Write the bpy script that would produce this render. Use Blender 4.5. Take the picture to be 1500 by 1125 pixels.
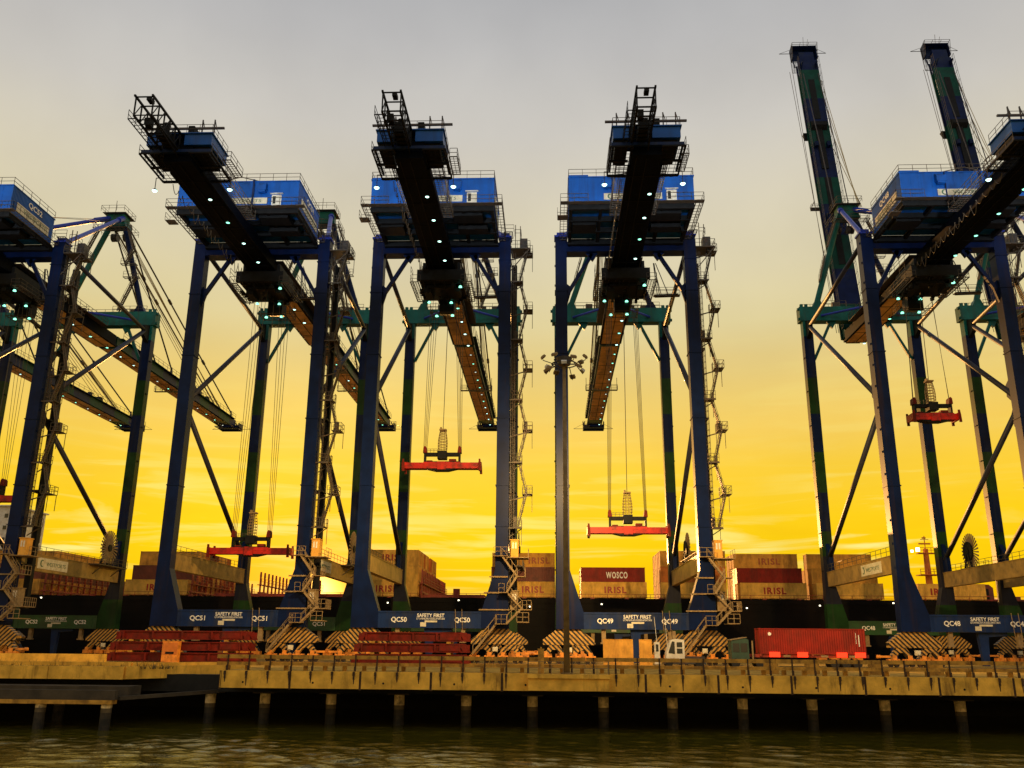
import bpy, math, random
from mathutils import Vector, Matrix
random.seed(7)
for o in list(bpy.data.objects): bpy.data.objects.remove(o)
SC = bpy.context.scene
COL = SC.collection
R = math.radians
def lin(c):
    return tuple(((v/255)/12.92 if v/255 <= .04045 else ((v/255+.055)/1.055)**2.4) for v in c)

# ------------------------------------------------------------------ camera
cam = bpy.data.cameras.new('camera'); co = bpy.data.objects.new('camera', cam); COL.objects.link(co)
cam.sensor_width = 36; cam.sensor_fit = 'HORIZONTAL'; cam.lens = 31.41
cam.clip_start = .5; cam.clip_end = 9000
PITCH, ROLL, YAW = .2842, .0086, -.0443
fw = Vector((math.sin(YAW)*math.cos(PITCH), math.cos(YAW)*math.cos(PITCH), math.sin(PITCH)))
rt = fw.cross(Vector((0, 0, 1))).normalized(); up = rt.cross(fw)
r2 = rt*math.cos(ROLL)+up*math.sin(ROLL); u2 = up*math.cos(ROLL)-rt*math.sin(ROLL)
m = Matrix((r2, u2, -fw)).transposed().to_4x4(); m.translation = Vector((0, -118.02, 2.286))
co.matrix_world = m
SC.camera = co

# ------------------------------------------------------------------ sky
SUN_AZ, SUN_EL = R(-14.3), R(3.15)      # azimuth from +Y towards +X
sund = Vector((math.sin(SUN_AZ)*math.cos(SUN_EL), math.cos(SUN_AZ)*math.cos(SUN_EL), math.sin(SUN_EL)))
w = bpy.data.worlds.new('World'); SC.world = w; w.use_nodes = True
nt = w.node_tree; nt.nodes.clear()
def N(t, tree=None, **k):
    n = (tree or nt).nodes.new(t)
    for a, b in k.items(): setattr(n, a, b)
    return n
def L(a, b, tree=None): a.id_data.links.new(a, b)
def MATH(op, a, b=None, tree=None, clamp=False):
    n = N('ShaderNodeMath', tree, operation=op, use_clamp=clamp)
    for i, v in enumerate((a, b)):
        if v is None: continue
        if isinstance(v, (int, float)): n.inputs[i].default_value = v
        else: L(v, n.inputs[i], tree)
    return n.outputs[0]
def MIX(f, a, b, tree=None, mode='MIX'):
    n = N('ShaderNodeMix', tree, data_type='RGBA', blend_type=mode)
    for i, v in ((0, f), (6, a), (7, b)):
        if isinstance(v, (int, float)): n.inputs[i].default_value = v
        elif isinstance(v, tuple): n.inputs[i].default_value = (*v[:3], 1)
        else: L(v, n.inputs[i], tree)
    return n.outputs[2]
def RAMP(f, stops, tree=None, interp='LINEAR'):
    n = N('ShaderNodeValToRGB', tree); e = n.color_ramp.elements; n.color_ramp.interpolation = interp
    while len(e) > 1: e.remove(e[-1])
    for i, (p, c) in enumerate(stops):
        el = e[0] if i == 0 else e.new(p)
        el.position = p; el.color = (*c[:3], 1)
    L(f, n.inputs[0], tree); return n.outputs[0]
tc = N('ShaderNodeTexCoord'); sep = N('ShaderNodeSeparateXYZ'); L(tc.outputs['Generated'], sep.inputs[0])
z = MATH('MAXIMUM', sep.outputs[2], 0)
solar = RAMP(z, [(0, lin((244, 132, 4))), (.03, lin((250, 172, 4))), (.06, lin((252, 198, 6))), (.10, lin((254, 207, 14))), (.134, lin((255, 209, 28))), (.186, lin((253, 209, 62))), (.223, lin((248, 208, 94))),
                 (.26, lin((240, 207, 112))), (.304, lin((229, 205, 134))), (.34, lin((224, 209, 156))), (.393, lin((218, 207, 171))), (.463, lin((212, 204, 182))), (.527, lin((202, 198, 190))), (.60, lin((188, 187, 186))), (.65, lin((177, 178, 180))), (1, lin((116, 124, 138)))])
anti = RAMP(z, [(0, lin((214, 164, 86))), (.10, lin((216, 175, 104))), (.22, lin((203, 181, 140))), (.396, lin((188, 184, 174))), (.635, lin((162, 166, 170))), (1, lin((118, 128, 142)))])
hd = N('ShaderNodeVectorMath', operation='DOT_PRODUCT'); L(tc.outputs['Generated'], hd.inputs[0]); hd.inputs[1].default_value = (math.sin(SUN_AZ), math.cos(SUN_AZ), 0)
side = N('ShaderNodeMapRange', interpolation_type='SMOOTHSTEP'); L(hd.outputs['Value'], side.inputs[0]); side.inputs[1].default_value = -.75; side.inputs[2].default_value = .45
anti = MIX(1.0, anti, (1.3, 1.27, 1.22), mode='MULTIPLY')
base = MIX(side.outputs[0], anti, solar)
# thin streaks of cloud low over the horizon
mp = N('ShaderNodeMapping'); mp.inputs['Scale'].default_value = (2.6, 2.6, 30); L(tc.outputs['Generated'], mp.inputs[0])
nz = N('ShaderNodeTexNoise'); nz.inputs['Scale'].default_value = 1.5; nz.inputs['Detail'].default_value = 6; nz.inputs['Roughness'].default_value = .55; nz.inputs['Distortion'].default_value = 1.1; L(mp.outputs[0], nz.inputs['Vector'])
cl = RAMP(nz.outputs['Fac'], [(.50, (0, 0, 0)), (.64, (1, 1, 1))])
dkc = RAMP(nz.outputs['Fac'], [(.30, (1, 1, 1)), (.46, (0, 0, 0))])
nz3 = N('ShaderNodeTexNoise'); nz3.inputs['Scale'].default_value = 4.5; nz3.inputs['Detail'].default_value = 2; L(tc.outputs['Generated'], nz3.inputs['Vector'])
patch = RAMP(nz3.outputs['Fac'], [(.42, (.12, .12, .12)), (.58, (1, 1, 1))])
near_sun = N('ShaderNodeVectorMath', operation='DOT_PRODUCT'); L(tc.outputs['Generated'], near_sun.inputs[0]); near_sun.inputs[1].default_value = sund
cl = MATH('MULTIPLY', cl, MATH('MAXIMUM', patch, MATH('POWER', MATH('MAXIMUM', near_sun.outputs['Value'], 0), 40)))
low = RAMP(z, [(0, (1, 1, 1)), (.10, (.9, .9, .9)), (.19, (.2, .2, .2)), (.36, (0, 0, 0))])
base = MIX(MATH('MULTIPLY', MATH('MULTIPLY', cl, low), .85), base, lin((255, 247, 150)))
base = MIX(MATH('MULTIPLY', MATH('MULTIPLY', dkc, low), .2), base, lin((246, 182, 2)))
nz2 = N('ShaderNodeTexNoise'); nz2.inputs['Scale'].default_value = 5; nz2.inputs['Detail'].default_value = 7; L(tc.outputs['Generated'], nz2.inputs['Vector'])
veil = RAMP(nz2.outputs['Fac'], [(.32, (.94, .935, .94)), (.68, (1.06, 1.055, 1.05))])
base = MIX(1.0, base, veil, mode='MULTIPLY')
sd = N('ShaderNodeVectorMath', operation='DOT_PRODUCT'); L(tc.outputs['Generated'], sd.inputs[0]); sd.inputs[1].default_value = sund
dd = MATH('MAXIMUM', sd.outputs['Value'], 0)
lowz = RAMP(z, [(.02, (1, 1, 1)), (.11, (0, 0, 0))])
base = MIX(MATH('MULTIPLY', MATH('MULTIPLY', MATH('POWER', dd, 90), .5), lowz), base, lin((255, 150, 6)))
base = MIX(MATH('MULTIPLY', MATH('POWER', dd, 420), .85), base, lin((255, 118, 4)))
g1 = MATH('MULTIPLY', MATH('POWER', dd, 9000), 3.5)
g2 = MATH('MULTIPLY', MATH('POWER', dd, 500), .7)
g3 = MATH('MULTIPLY', MATH('POWER', dd, 30), .16)
def SCALE(c, f):
    n = N('ShaderNodeVectorMath', operation='SCALE'); n.inputs[0].default_value = c; L(f, n.inputs['Scale']); return n.outputs[0]
def ADD(a, b):
    n = N('ShaderNodeVectorMath', operation='ADD'); L(a, n.inputs[0]); L(b, n.inputs[1]); return n.outputs[0]
tot = ADD(ADD(base, SCALE((1, .62, .13), g1)), ADD(SCALE((1, .62, .08), g2), SCALE((1, .58, .03), g3)))
bg = N('ShaderNodeBackground'); L(tot, bg.inputs[0]); bg.inputs[1].default_value = 1.0
wo = N('ShaderNodeOutputWorld'); L(bg.outputs[0], wo.inputs[0])

sl = bpy.data.lights.new('sun', 'SUN'); sl.energy = 4.6; sl.angle = R(.6); sl.color = (1, .47, .13)
so = bpy.data.objects.new('sun', sl); COL.objects.link(so)
so.rotation_euler = (-sund).to_track_quat('-Z', 'Y').to_euler()
SC.view_settings.view_transform = 'Standard'; SC.view_settings.look = 'None'
SC.view_settings.exposure = 0; SC.view_settings.gamma = 1
SC.render.engine = 'CYCLES'

# ------------------------------------------------------------------ materials
MATS = {}
def mat(name, col, rough=.5, metal=0, var=.25, scale=1.5, bump=0, spec=.5, dirt=None, dirtamt=.5, streak=None, bands=None, cover=.48, coat=0):
    """painted or raw surface: base colour, soft mottling, optional dirt in blotches or vertical streaks"""
    M = bpy.data.materials.new(name); M.use_nodes = True; t = M.node_tree; MATS[name] = M
    b = t.nodes['Principled BSDF']; b.inputs['Roughness'].default_value = rough; b.inputs['Metallic'].default_value = metal
    b.inputs['Specular IOR Level'].default_value = spec
    b.inputs['Coat Weight'].default_value = coat; b.inputs['Coat Roughness'].default_value = .14
    c = N('ShaderNodeTexCoord', t)
    if bands:
        s = N('ShaderNodeSeparateXYZ', t); L(c.outputs['Object'], s.inputs[0])
        ax, lo, hi, stops = bands
        mr = N('ShaderNodeMapRange', t); L(s.outputs[ax], mr.inputs[0]); mr.inputs[1].default_value = lo; mr.inputs[2].default_value = hi
        src = RAMP(mr.outputs[0], [((p-lo)/(hi-lo), q) for p, q in stops], t, 'CONSTANT')
    else:
        n = N('ShaderNodeRGB', t); n.outputs[0].default_value = (*col, 1); src = n.outputs[0]
    g = N('ShaderNodeNewGeometry', t)
    nz = N('ShaderNodeTexNoise', t); nz.inputs['Scale'].default_value = scale; nz.inputs['Detail'].default_value = 6; L(g.outputs['Position'], nz.inputs['Vector'])
    f = RAMP(nz.outputs['Fac'], [(.3, (1-var,)*3), (.7, (1+var,)*3)], t)
    src = MIX(1.0, src, f, t, 'MULTIPLY')
    if dirt:
        mpn = N('ShaderNodeMapping', t); L(g.outputs['Position'], mpn.inputs[0])
        mpn.inputs['Scale'].default_value = streak or (1, 1, 1)
        n2 = N('ShaderNodeTexNoise', t); n2.inputs['Scale'].default_value = scale*.8; n2.inputs['Detail'].default_value = 7; n2.inputs['Roughness'].default_value = .65
        L(mpn.outputs[0], n2.inputs['Vector'])
        f2 = RAMP(n2.outputs['Fac'], [(cover, (0, 0, 0)), (cover+.2, (dirtamt,)*3)], t)
        src = MIX(f2, src, dirt, t)
    L(src, b.inputs['Base Color'])
    if bump:
        n3 = N('ShaderNodeTexNoise', t); n3.inputs['Scale'].default_value = scale*6; n3.inputs['Detail'].default_value = 5; L(g.outputs['Position'], n3.inputs['Vector'])
        bp = N('ShaderNodeBump', t); bp.inputs['Strength'].default_value = bump; bp.inputs['Distance'].default_value = .05; L(n3.outputs['Fac'], bp.inputs['Height']); L(bp.outputs[0], b.inputs['Normal'])
    return M
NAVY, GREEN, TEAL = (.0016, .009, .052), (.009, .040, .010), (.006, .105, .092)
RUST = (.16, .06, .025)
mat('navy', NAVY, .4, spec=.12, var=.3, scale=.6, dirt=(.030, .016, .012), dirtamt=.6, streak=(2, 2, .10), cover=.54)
mat('girder', (.002, .004, .012), .6, spec=.05, var=.3, scale=.6)
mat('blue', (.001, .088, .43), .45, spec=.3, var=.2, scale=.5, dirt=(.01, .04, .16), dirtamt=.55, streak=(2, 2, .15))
mat('sillblue', (.004, .020, .095), .5, spec=.2, var=.25, scale=.8, dirt=(.03, .035, .05), dirtamt=.7, streak=(1.5, 1.5, .2))
mat('stayblue', (.025, .05, .40), .4, spec=.2, var=.15, scale=.7)
mat('teal', TEAL, .45, spec=.15, var=.25, scale=.7, dirt=(.03, .05, .04), dirtamt=.6, streak=(2, 2, .15))
mat('green', (.010, .062, .014), .5, var=.3, scale=.8, dirt=(.03, .035, .02), dirtamt=.6, streak=(1.5, 1.5, .2))
DK = (.012, .014, .03)
mat('wsleg', NAVY, .4, spec=.12, var=.25, scale=.6, dirt=(.04, .04, .03), dirtamt=.45, streak=(2, 2, .12),
    bands=(2, 0, 60, [(0, GREEN), (8.8, DK), (16.4, GREEN), (20.3, NAVY), (26.7, GREEN), (33.3, NAVY), (40, GREEN), (46.3, NAVY), (53.9, TEAL)]))
mat('boom', NAVY, .45, spec=.12, var=.25, scale=.6, dirt=(.02, .03, .04), dirtamt=.5, streak=(.6, .15, 1),
    bands=(1, 0, 70, [(0, (.005, .055, .045)), (6, (.005, .013, .075)), (13, (.005, .062, .050)), (20, (.005, .013, .075)), (27, (.005, .062, .050)), (33, (.005, .013, .075)), (40, (.005, .062, .050)), (46, (.005, .013, .075)), (52, (.005, .062, .050)), (59.5, (.005, .013, .075))]))
mat('sunlit_soffit', (.88, .50, .14), .6, var=.25, scale=.7, dirt=(.12, .07, .03), dirtamt=.6, streak=(.6, .15, 1))  # warm sunset light on the undersides put into the base colour
mat('tie', (.34, .22, .07), .45, spec=.3, var=.25, scale=.8, dirt=(.06, .05, .04), dirtamt=.6)
mat('brace', (.03, .034, .06), .5, var=.2, scale=.8, spec=.3)
mat('dark', (.009, .010, .012), .6, spec=.15, var=.3, scale=1.5)
mat('steel', (.05, .05, .055), .45, metal=.3, var=.3, scale=2, dirt=RUST, dirtamt=.4)
mat('rail', (.055, .045, .032), .55, var=.25, scale=2, dirt=RUST, dirtamt=.4)
mat('galv', (.27, .195, .10), .7, spec=.2, var=.2, scale=2, dirt=RUST, dirtamt=.4)
mat('rope', (.09, .07, .05), .5, var=.1)
mat('stayrope', (.38, .30, .12), .5, var=.1)
mat('red', (.50, .016, .008), .5, spec=.3, var=.25, scale=1.2, dirt=(.06, .012, .008), dirtamt=.8)
mat('oldred', (.15, .011, .005), .65, spec=.2, var=.35, scale=1.4, bump=.3, dirt=(.09, .02, .012), dirtamt=.8)
mat('orange', (.75, .27, .03), .5, var=.25, scale=2, dirt=(.1, .05, .02), dirtamt=.6)
mat('white', (.72, .70, .62), .45, var=.12, scale=1.5, dirt=(.3, .2, .1), dirtamt=.4)
mat('sign', (.66, .62, .48), .5, var=.12, scale=2, dirt=(.3, .25, .12), dirtamt=.5)
mat('letter', (.8, .8, .78), .5, var=.1, scale=3)
mat('lettergreen', (.05, .13, .08), .5, var=.1)
mat('letterred', (.36, .012, .010), .5, var=.2, scale=2)
mat('letterfade', (.40, .10, .03), .6, var=.3, scale=2)
mat('mastpaint', (.24, .165, .07), .7, spec=.2, var=.2, scale=1.5, dirt=(.08, .05, .02), dirtamt=.5)
mat('glass', (.02, .025, .03), .08, var=.05)
mat('tyre', (.012, .012, .012), .8, var=.2)
mat('cabgreen', (.03, .07, .05), .45, var=.2)
CD = (.20, .085, .03)
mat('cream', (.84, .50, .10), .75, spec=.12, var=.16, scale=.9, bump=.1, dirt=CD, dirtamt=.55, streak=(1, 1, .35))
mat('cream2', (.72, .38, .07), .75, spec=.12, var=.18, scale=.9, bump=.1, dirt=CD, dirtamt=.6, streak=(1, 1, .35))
mat('cred', (.24, .014, .007), .55, spec=.3, var=.25, scale=.9, bump=.1, dirt=(.1, .02, .012), dirtamt=.6, streak=(1, 1, .35))
mat('cbrown', (.17, .035, .018), .55, var=.25, scale=.9, bump=.1, dirt=(.06, .02, .012), dirtamt=.6)
mat('corange', (.62, .20, .045), .75, spec=.12, var=.2, scale=.9, bump=.1, dirt=CD, dirtamt=.5, streak=(1, 1, .35))
mat('hull', (.0035, .003, .003), .7, spec=.15, var=.4, scale=.3, dirt=(.012, .005, .003), dirtamt=.5, streak=(.5, .5, .1))
mat('lashing', (.30, .035, .015), .55, var=.3, scale=1.5, dirt=(.08, .02, .01), dirtamt=.6)
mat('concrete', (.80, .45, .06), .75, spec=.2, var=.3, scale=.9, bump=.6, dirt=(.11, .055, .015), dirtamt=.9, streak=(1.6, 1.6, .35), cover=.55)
mat('rustjoint', (.055, .028, .012), .9, var=.4, scale=3)
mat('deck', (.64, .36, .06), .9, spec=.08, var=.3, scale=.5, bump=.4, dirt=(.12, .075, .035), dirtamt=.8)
mat('raildeck', (.52, .27, .04), .65, spec=.2, var=.3, scale=1.5, bump=.2, dirt=(.10, .05, .02), dirtamt=.75)
mat('pile', (.36, .29, .17), .8, var=.3, scale=2, bump=.5, bands=(2, -8, 0, [(-8, (.008, .007, .004)), (-3.75, (.03, .022, .01)), (-3.3, (.11, .075, .03)), (-2.95, (.74, .54, .24))]), dirt=(.05, .035, .018), dirtamt=.8)  # light on the pile tops painted pale, above dark tidal bands
mat('shadepile', (.018, .014, .008), .8, var=.4, scale=2, bump=.5)  # dark pile copy with the under-deck shade put into its colour
mat('darkconcrete', (.05, .037, .02), .85, var=.4, scale=.8, bump=.4)
mat('weed', (.16, .10, .03), .9, var=.4, scale=3)
mat('underblack', (.01, .009, .007), .9, var=.4)  # near-black colour holding the under-deck dark, for light blocker and cap beams
def stripe(name, yel, blk, pitch, flip):
    M = bpy.data.materials.new(name); M.use_nodes = True; t = M.node_tree; MATS[name] = M
    b = t.nodes['Principled BSDF']; b.inputs['Roughness'].default_value = .55
    c = N('ShaderNodeTexCoord', t); s = N('ShaderNodeSeparateXYZ', t); L(c.outputs['Object'], s.inputs[0])
    a = MATH('ADD' if flip > 0 else 'SUBTRACT', s.outputs[0], s.outputs[2], t)
    fr = MATH('FRACT', MATH('ADD', MATH('DIVIDE', a, pitch, t), 100, t), None, t)
    k = MATH('GREATER_THAN', fr, .5, t)
    g = N('ShaderNodeNewGeometry', t); nz = N('ShaderNodeTexNoise', t); nz.inputs['Scale'].default_value = 2; nz.inputs['Detail'].default_value = 6; L(g.outputs['Position'], nz.inputs['Vector'])
    v = RAMP(nz.outputs['Fac'], [(.35, (.55, .55, .55)), (.7, (1.1, 1.1, 1.1))], t)
    L(MIX(1, MIX(k, blk, yel, t), v, t, 'MULTIPLY'), b.inputs['Base Color'])
stripe('stripe_l', (.56, .31, .06), (.010, .009, .008), .62, 1)
stripe('stripe_r', (.56, .31, .06), (.010, .009, .008), .62, -1)
def emit(name, col, s):
    M = bpy.data.materials.new(name); M.use_nodes = True; MATS[name] = M; b = M.node_tree.nodes['Principled BSDF']
    b.inputs['Base Color'].default_value = (*col, 1); b.inputs['Emission Color'].default_value = (*col, 1); b.inputs['Emission Strength'].default_value = s
emit('lamp', (.55, 1, .88), 3.0); emit('lampdim', (.8, .95, .8), 1.2); emit('lampgreen', (.25, .9, .6), 2.6); emit('lampwarm', (1, .9, .62), 4.0); emit('lampred', (1, .035, .01), 1.6)
# water
M = bpy.data.materials.new('water'); M.use_nodes = True; t = M.node_tree; MATS['water'] = M; b = t.nodes['Principled BSDF']
b.inputs['Base Color'].default_value = (.075, .061, .005, 1); b.inputs['Roughness'].default_value = .04; b.inputs['IOR'].default_value = 1.4
g = N('ShaderNodeNewGeometry', t)
def wn(scale, sx, sy, det, rot=0):
    mpn = N('ShaderNodeMapping', t); mpn.inputs['Scale'].default_value = (sx, sy, 1); mpn.inputs['Rotation'].default_value = (0, 0, rot); L(g.outputs['Position'], mpn.inputs[0])
    n = N('ShaderNodeTexNoise', t); n.inputs['Scale'].default_value = scale; n.inputs['Detail'].default_value = det; n.inputs['Roughness'].default_value = .55; L(mpn.outputs[0], n.inputs['Vector']); return n.outputs['Fac']
h = MATH('ADD', MATH('MULTIPLY', wn(2.6, .8, 1.3, 3, .3), .5, t), MATH('MULTIPLY', wn(8, .8, 1.2, 2, -.2), .16, t), t)
bp = N('ShaderNodeBump', t); bp.inputs['Strength'].default_value = 1.0; bp.inputs['Distance'].default_value = .05; L(h, bp.inputs['Height']); L(bp.outputs[0], b.inputs['Normal'])

# ------------------------------------------------------------------ mesh builder
class MB:
    def __init__(s): s.v = []; s.f = []; s.p = []
    def quadbox(s, p):           # 8 corners: bottom ring 0-3, top ring 4-7
        b = len(s.v); s.p.append(b); s.v += [tuple(q) for q in p]
        s.f += [tuple(b+i for i in q) for q in ((3, 2, 1, 0), (4, 5, 6, 7), (0, 1, 5, 4), (1, 2, 6, 5), (2, 3, 7, 6), (3, 0, 4, 7))]
        return s
    def box(s, x0, x1, y0, y1, z0, z1):
        return s.quadbox([(x0, y0, z0), (x1, y0, z0), (x1, y1, z0), (x0, y1, z0), (x0, y0, z1), (x1, y0, z1), (x1, y1, z1), (x0, y1, z1)])
    def beam(s, a, b, w, h=None, w2=None, h2=None):
        a = Vector(a); b = Vector(b); h = w if h is None else h; w2 = w if w2 is None else w2; h2 = h if h2 is None else h2
        d = (b-a).normalized(); ref = Vector((0, 0, 1)) if abs(d.z) < .95 else Vector((0, 1, 0))
        r = d.cross(ref).normalized(); u = r.cross(d)
        ring = lambda c, ww, hh: [c-r*ww/2-u*hh/2, c+r*ww/2-u*hh/2, c+r*ww/2+u*hh/2, c-r*ww/2+u*hh/2]
        return s.quadbox(ring(a, w, h)+ring(b, w2, h2))
    def tube(s, a, b, r, n=10, r2=None, cap=True):
        a = Vector(a); b = Vector(b); r2 = r if r2 is None else r2
        d = (b-a).normalized(); ref = Vector((0, 0, 1)) if abs(d.z) < .95 else Vector((0, 1, 0))
        p = d.cross(ref).normalized(); q = p.cross(d); k = len(s.v); s.p.append(k)
        for c, rr in ((a, r), (b, r2)):
            for i in range(n):
                t = 2*math.pi*i/n; s.v.append(tuple(c+p*rr*math.cos(t)+q*rr*math.sin(t)))
        for i in range(n):
            j = (i+1) % n; s.f.append((k+i, k+j, k+n+j, k+n+i))
        if cap: s.f.append(tuple(k+i for i in range(n))[::-1]); s.f.append(tuple(k+n+i for i in range(n)))
        return s
    def prism(s, pts, axis, a, b):   # polygon in the plane across axis ('x': (y,z), 'y': (x,z), 'z': (x,y)) extruded a..b
        k = len(s.v); n = len(pts); s.p.append(k)
        for c in (a, b):
            for u, v in pts: s.v.append((c, u, v) if axis == 'x' else (u, c, v) if axis == 'y' else (u, v, c))
        s.f.append(tuple(range(k, k+n))); s.f.append(tuple(range(k+n, k+2*n))[::-1])
        for i in range(n):
            j = (i+1) % n; s.f.append((k+i, k+n+i, k+n+j, k+j))
        return s
    def poly(s, pts):
        k = len(s.v); s.p.append(k); s.v += [tuple(p) for p in pts]; s.f.append(tuple(range(k, k+len(pts)))); return s
    def rail(s, pts, h=1.1, step=1.6, t=.055, mids=1):     # handrail along a polyline
        for a, b in zip(pts, pts[1:]):
            a = Vector(a); b = Vector(b); n = max(1, round((b-a).length/step))
            for i in range(n+1):
                p = a.lerp(b, i/n); s.beam(p, p+Vector((0, 0, h)), t)
            for j in range(mids+1):
                o = Vector((0, 0, h*(j+1)/(mids+1))); s.beam(a+o, b+o, t)
        return s
    def path(s, pts, r, n=5):
        for a, b in zip(pts, pts[1:]): s.tube(a, b, r, n, cap=False)
        return s
    def stair(s, a, b, w=.7, axis='y', rail=True, step=.28):
        """flight from a to b; the tread width runs along axis"""
        a = Vector(a); b = Vector(b); o = Vector((0, w/2, 0)) if axis == 'y' else Vector((w/2, 0, 0))
        for q in (-1, 1):
            s.beam(a+o*q, b+o*q, .10, .24)
            if rail:
                up_ = Vector((0, 0, 1.0)); s.beam(a+o*q+up_, b+o*q+up_, .05)
                for i in range(4):
                    p = (a+o*q).lerp(b+o*q, i/3); s.beam(p, p+up_, .045)
        n = max(3, int(abs(b.z-a.z)/step))
        for i in range(1, n):
            p = a.lerp(b, i/n)
            s.beam(p-o, p+o, .22, .075)
        return s
    def grate(s, x0, x1, y0, y1, z, nx, ny, t=.06, fr=.16):
        for i in range(nx+1):
            x = x0+(x1-x0)*i/nx; q = fr if i in (0, nx) else t; s.box(x-q/2, x+q/2, y0, y1, z-q/2, z+q/2)
        for i in range(ny+1):
            y = y0+(y1-y0)*i/ny; q = fr if i in (0, ny) else t; s.box(x0, x1, y-q/2, y+q/2, z-q/2+.004, z+q/2+.004)
        return s
    def pieces(s, tol=.05):
        """split into builders of primitives whose boxes touch"""
        st = s.p+[len(s.v)]; n = len(s.p); bb = []
        for a, c in zip(st, st[1:]):
            q = s.v[a:c]; bb.append([min(v[i] for v in q)-tol for i in range(3)]+[max(v[i] for v in q)+tol for i in range(3)])
        par = list(range(n))
        def fd(i):
            while par[i] != i: par[i] = par[par[i]]; i = par[i]
            return i
        for i in range(n):
            A = bb[i]
            for j in range(i+1, n):
                B = bb[j]
                if A[0] <= B[3] and B[0] <= A[3] and A[1] <= B[4] and B[1] <= A[4] and A[2] <= B[5] and B[2] <= A[5]: par[fd(i)] = fd(j)
        gs = {}
        for i in range(n): gs.setdefault(fd(i), []).append(i)
        if len(gs) == 1: return [s]
        import bisect
        fof = {}
        for f in s.f: fof.setdefault(bisect.bisect_right(s.p, f[0])-1, []).append(f)
        out = []
        for g in gs.values():
            m_ = MB()
            for i in g:
                k = len(m_.v); m_.p.append(k); m_.v += s.v[st[i]:st[i+1]]
                m_.f += [tuple(x-st[i]+k for x in f) for f in fof.get(i, ())]
            out.append(m_)
        return out
    def mesh(s, name):
        me = bpy.data.meshes.new(name); me.from_pydata(s.v, [], s.f); me.update()
        import bmesh
        bm = bmesh.new(); bm.from_mesh(me); bmesh.ops.recalc_face_normals(bm, faces=bm.faces); bm.to_mesh(me); bm.free()
        return me
CACHE = {}
def O(name, mb, material, parent=None, loc=(0, 0, 0), rot=(0, 0, 0), key=None, smooth=False):
    """one object, or one for each separate piece when it is a part; meshes are shared through key"""
    if key is not None and key in CACHE: mes = CACHE[key]
    else:
        if callable(mb):
            q = MB(); mb(q); mb = q
        ps = mb.pieces() if (parent is not None and 1 < len(mb.p) < 700) else [mb]
        if len(ps) > 30: ps = [mb]
        mes = []
        for q in ps:
            me = q.mesh(name)
            if material: me.materials.append(MATS[material])
            if smooth:
                for p in me.polygons: p.use_smooth = True
            mes.append(me)
        if key is not None: CACHE[key] = mes
    first = None
    for me in mes:
        o = bpy.data.objects.new(name, me); COL.objects.link(o)
        o.location = loc; o.rotation_euler = rot
        if parent: o.parent = parent
        first = first or o
    return first
def thing(name, label, cat, loc=(0, 0, 0), rot=(0, 0, 0), group=None, mesh=None):
    o = bpy.data.objects.new(name, mesh); COL.objects.link(o); o.location = loc; o.rotation_euler = rot
    o['label'] = label; o['category'] = cat
    if group: o['group'] = group
    return o
def tag(o, label, cat, group=None):
    o['label'] = label; o['category'] = cat
    if group: o['group'] = group
    return o
def struct(o): o['kind'] = 'structure'; return o
TXT = {}
def text(s, size, material, parent, loc, rot=(R(90), 0, 0), name='lettering', bold=.0, spacing=1.0, align='CENTER', ext=.012, fit=None):
    k = (s, size, material, bold, spacing, fit)
    if k not in TXT:
        cu = bpy.data.curves.new(name, 'FONT'); cu.body = s; cu.size = size; cu.align_x = align; cu.align_y = 'CENTER'; cu.extrude = ext; cu.offset = bold; cu.space_character = spacing
        cu.resolution_u = 3
        ob = bpy.data.objects.new(name, cu); COL.objects.link(ob)
        me = bpy.data.meshes.new_from_object(ob.evaluated_get(bpy.context.evaluated_depsgraph_get()))
        bpy.data.objects.remove(ob); me.name = name
        if fit:
            xs = [v.co.x for v in me.vertices]; ys = [v.co.y for v in me.vertices]
            kx = fit[0]/(max(xs)-min(xs)); ky = fit[1]/(max(ys)-min(ys)); cx = (max(xs)+min(xs))/2; cy = (max(ys)+min(ys))/2
            for v in me.vertices: v.co.x = (v.co.x-cx)*kx; v.co.y = (v.co.y-cy)*ky
        me.materials.clear(); me.materials.append(MATS[material]); TXT[k] = me
    o = bpy.data.objects.new(name, TXT[k]); COL.objects.link(o); o.location = loc; o.rotation_euler = rot
    if parent: o.parent = parent
    return o
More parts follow.
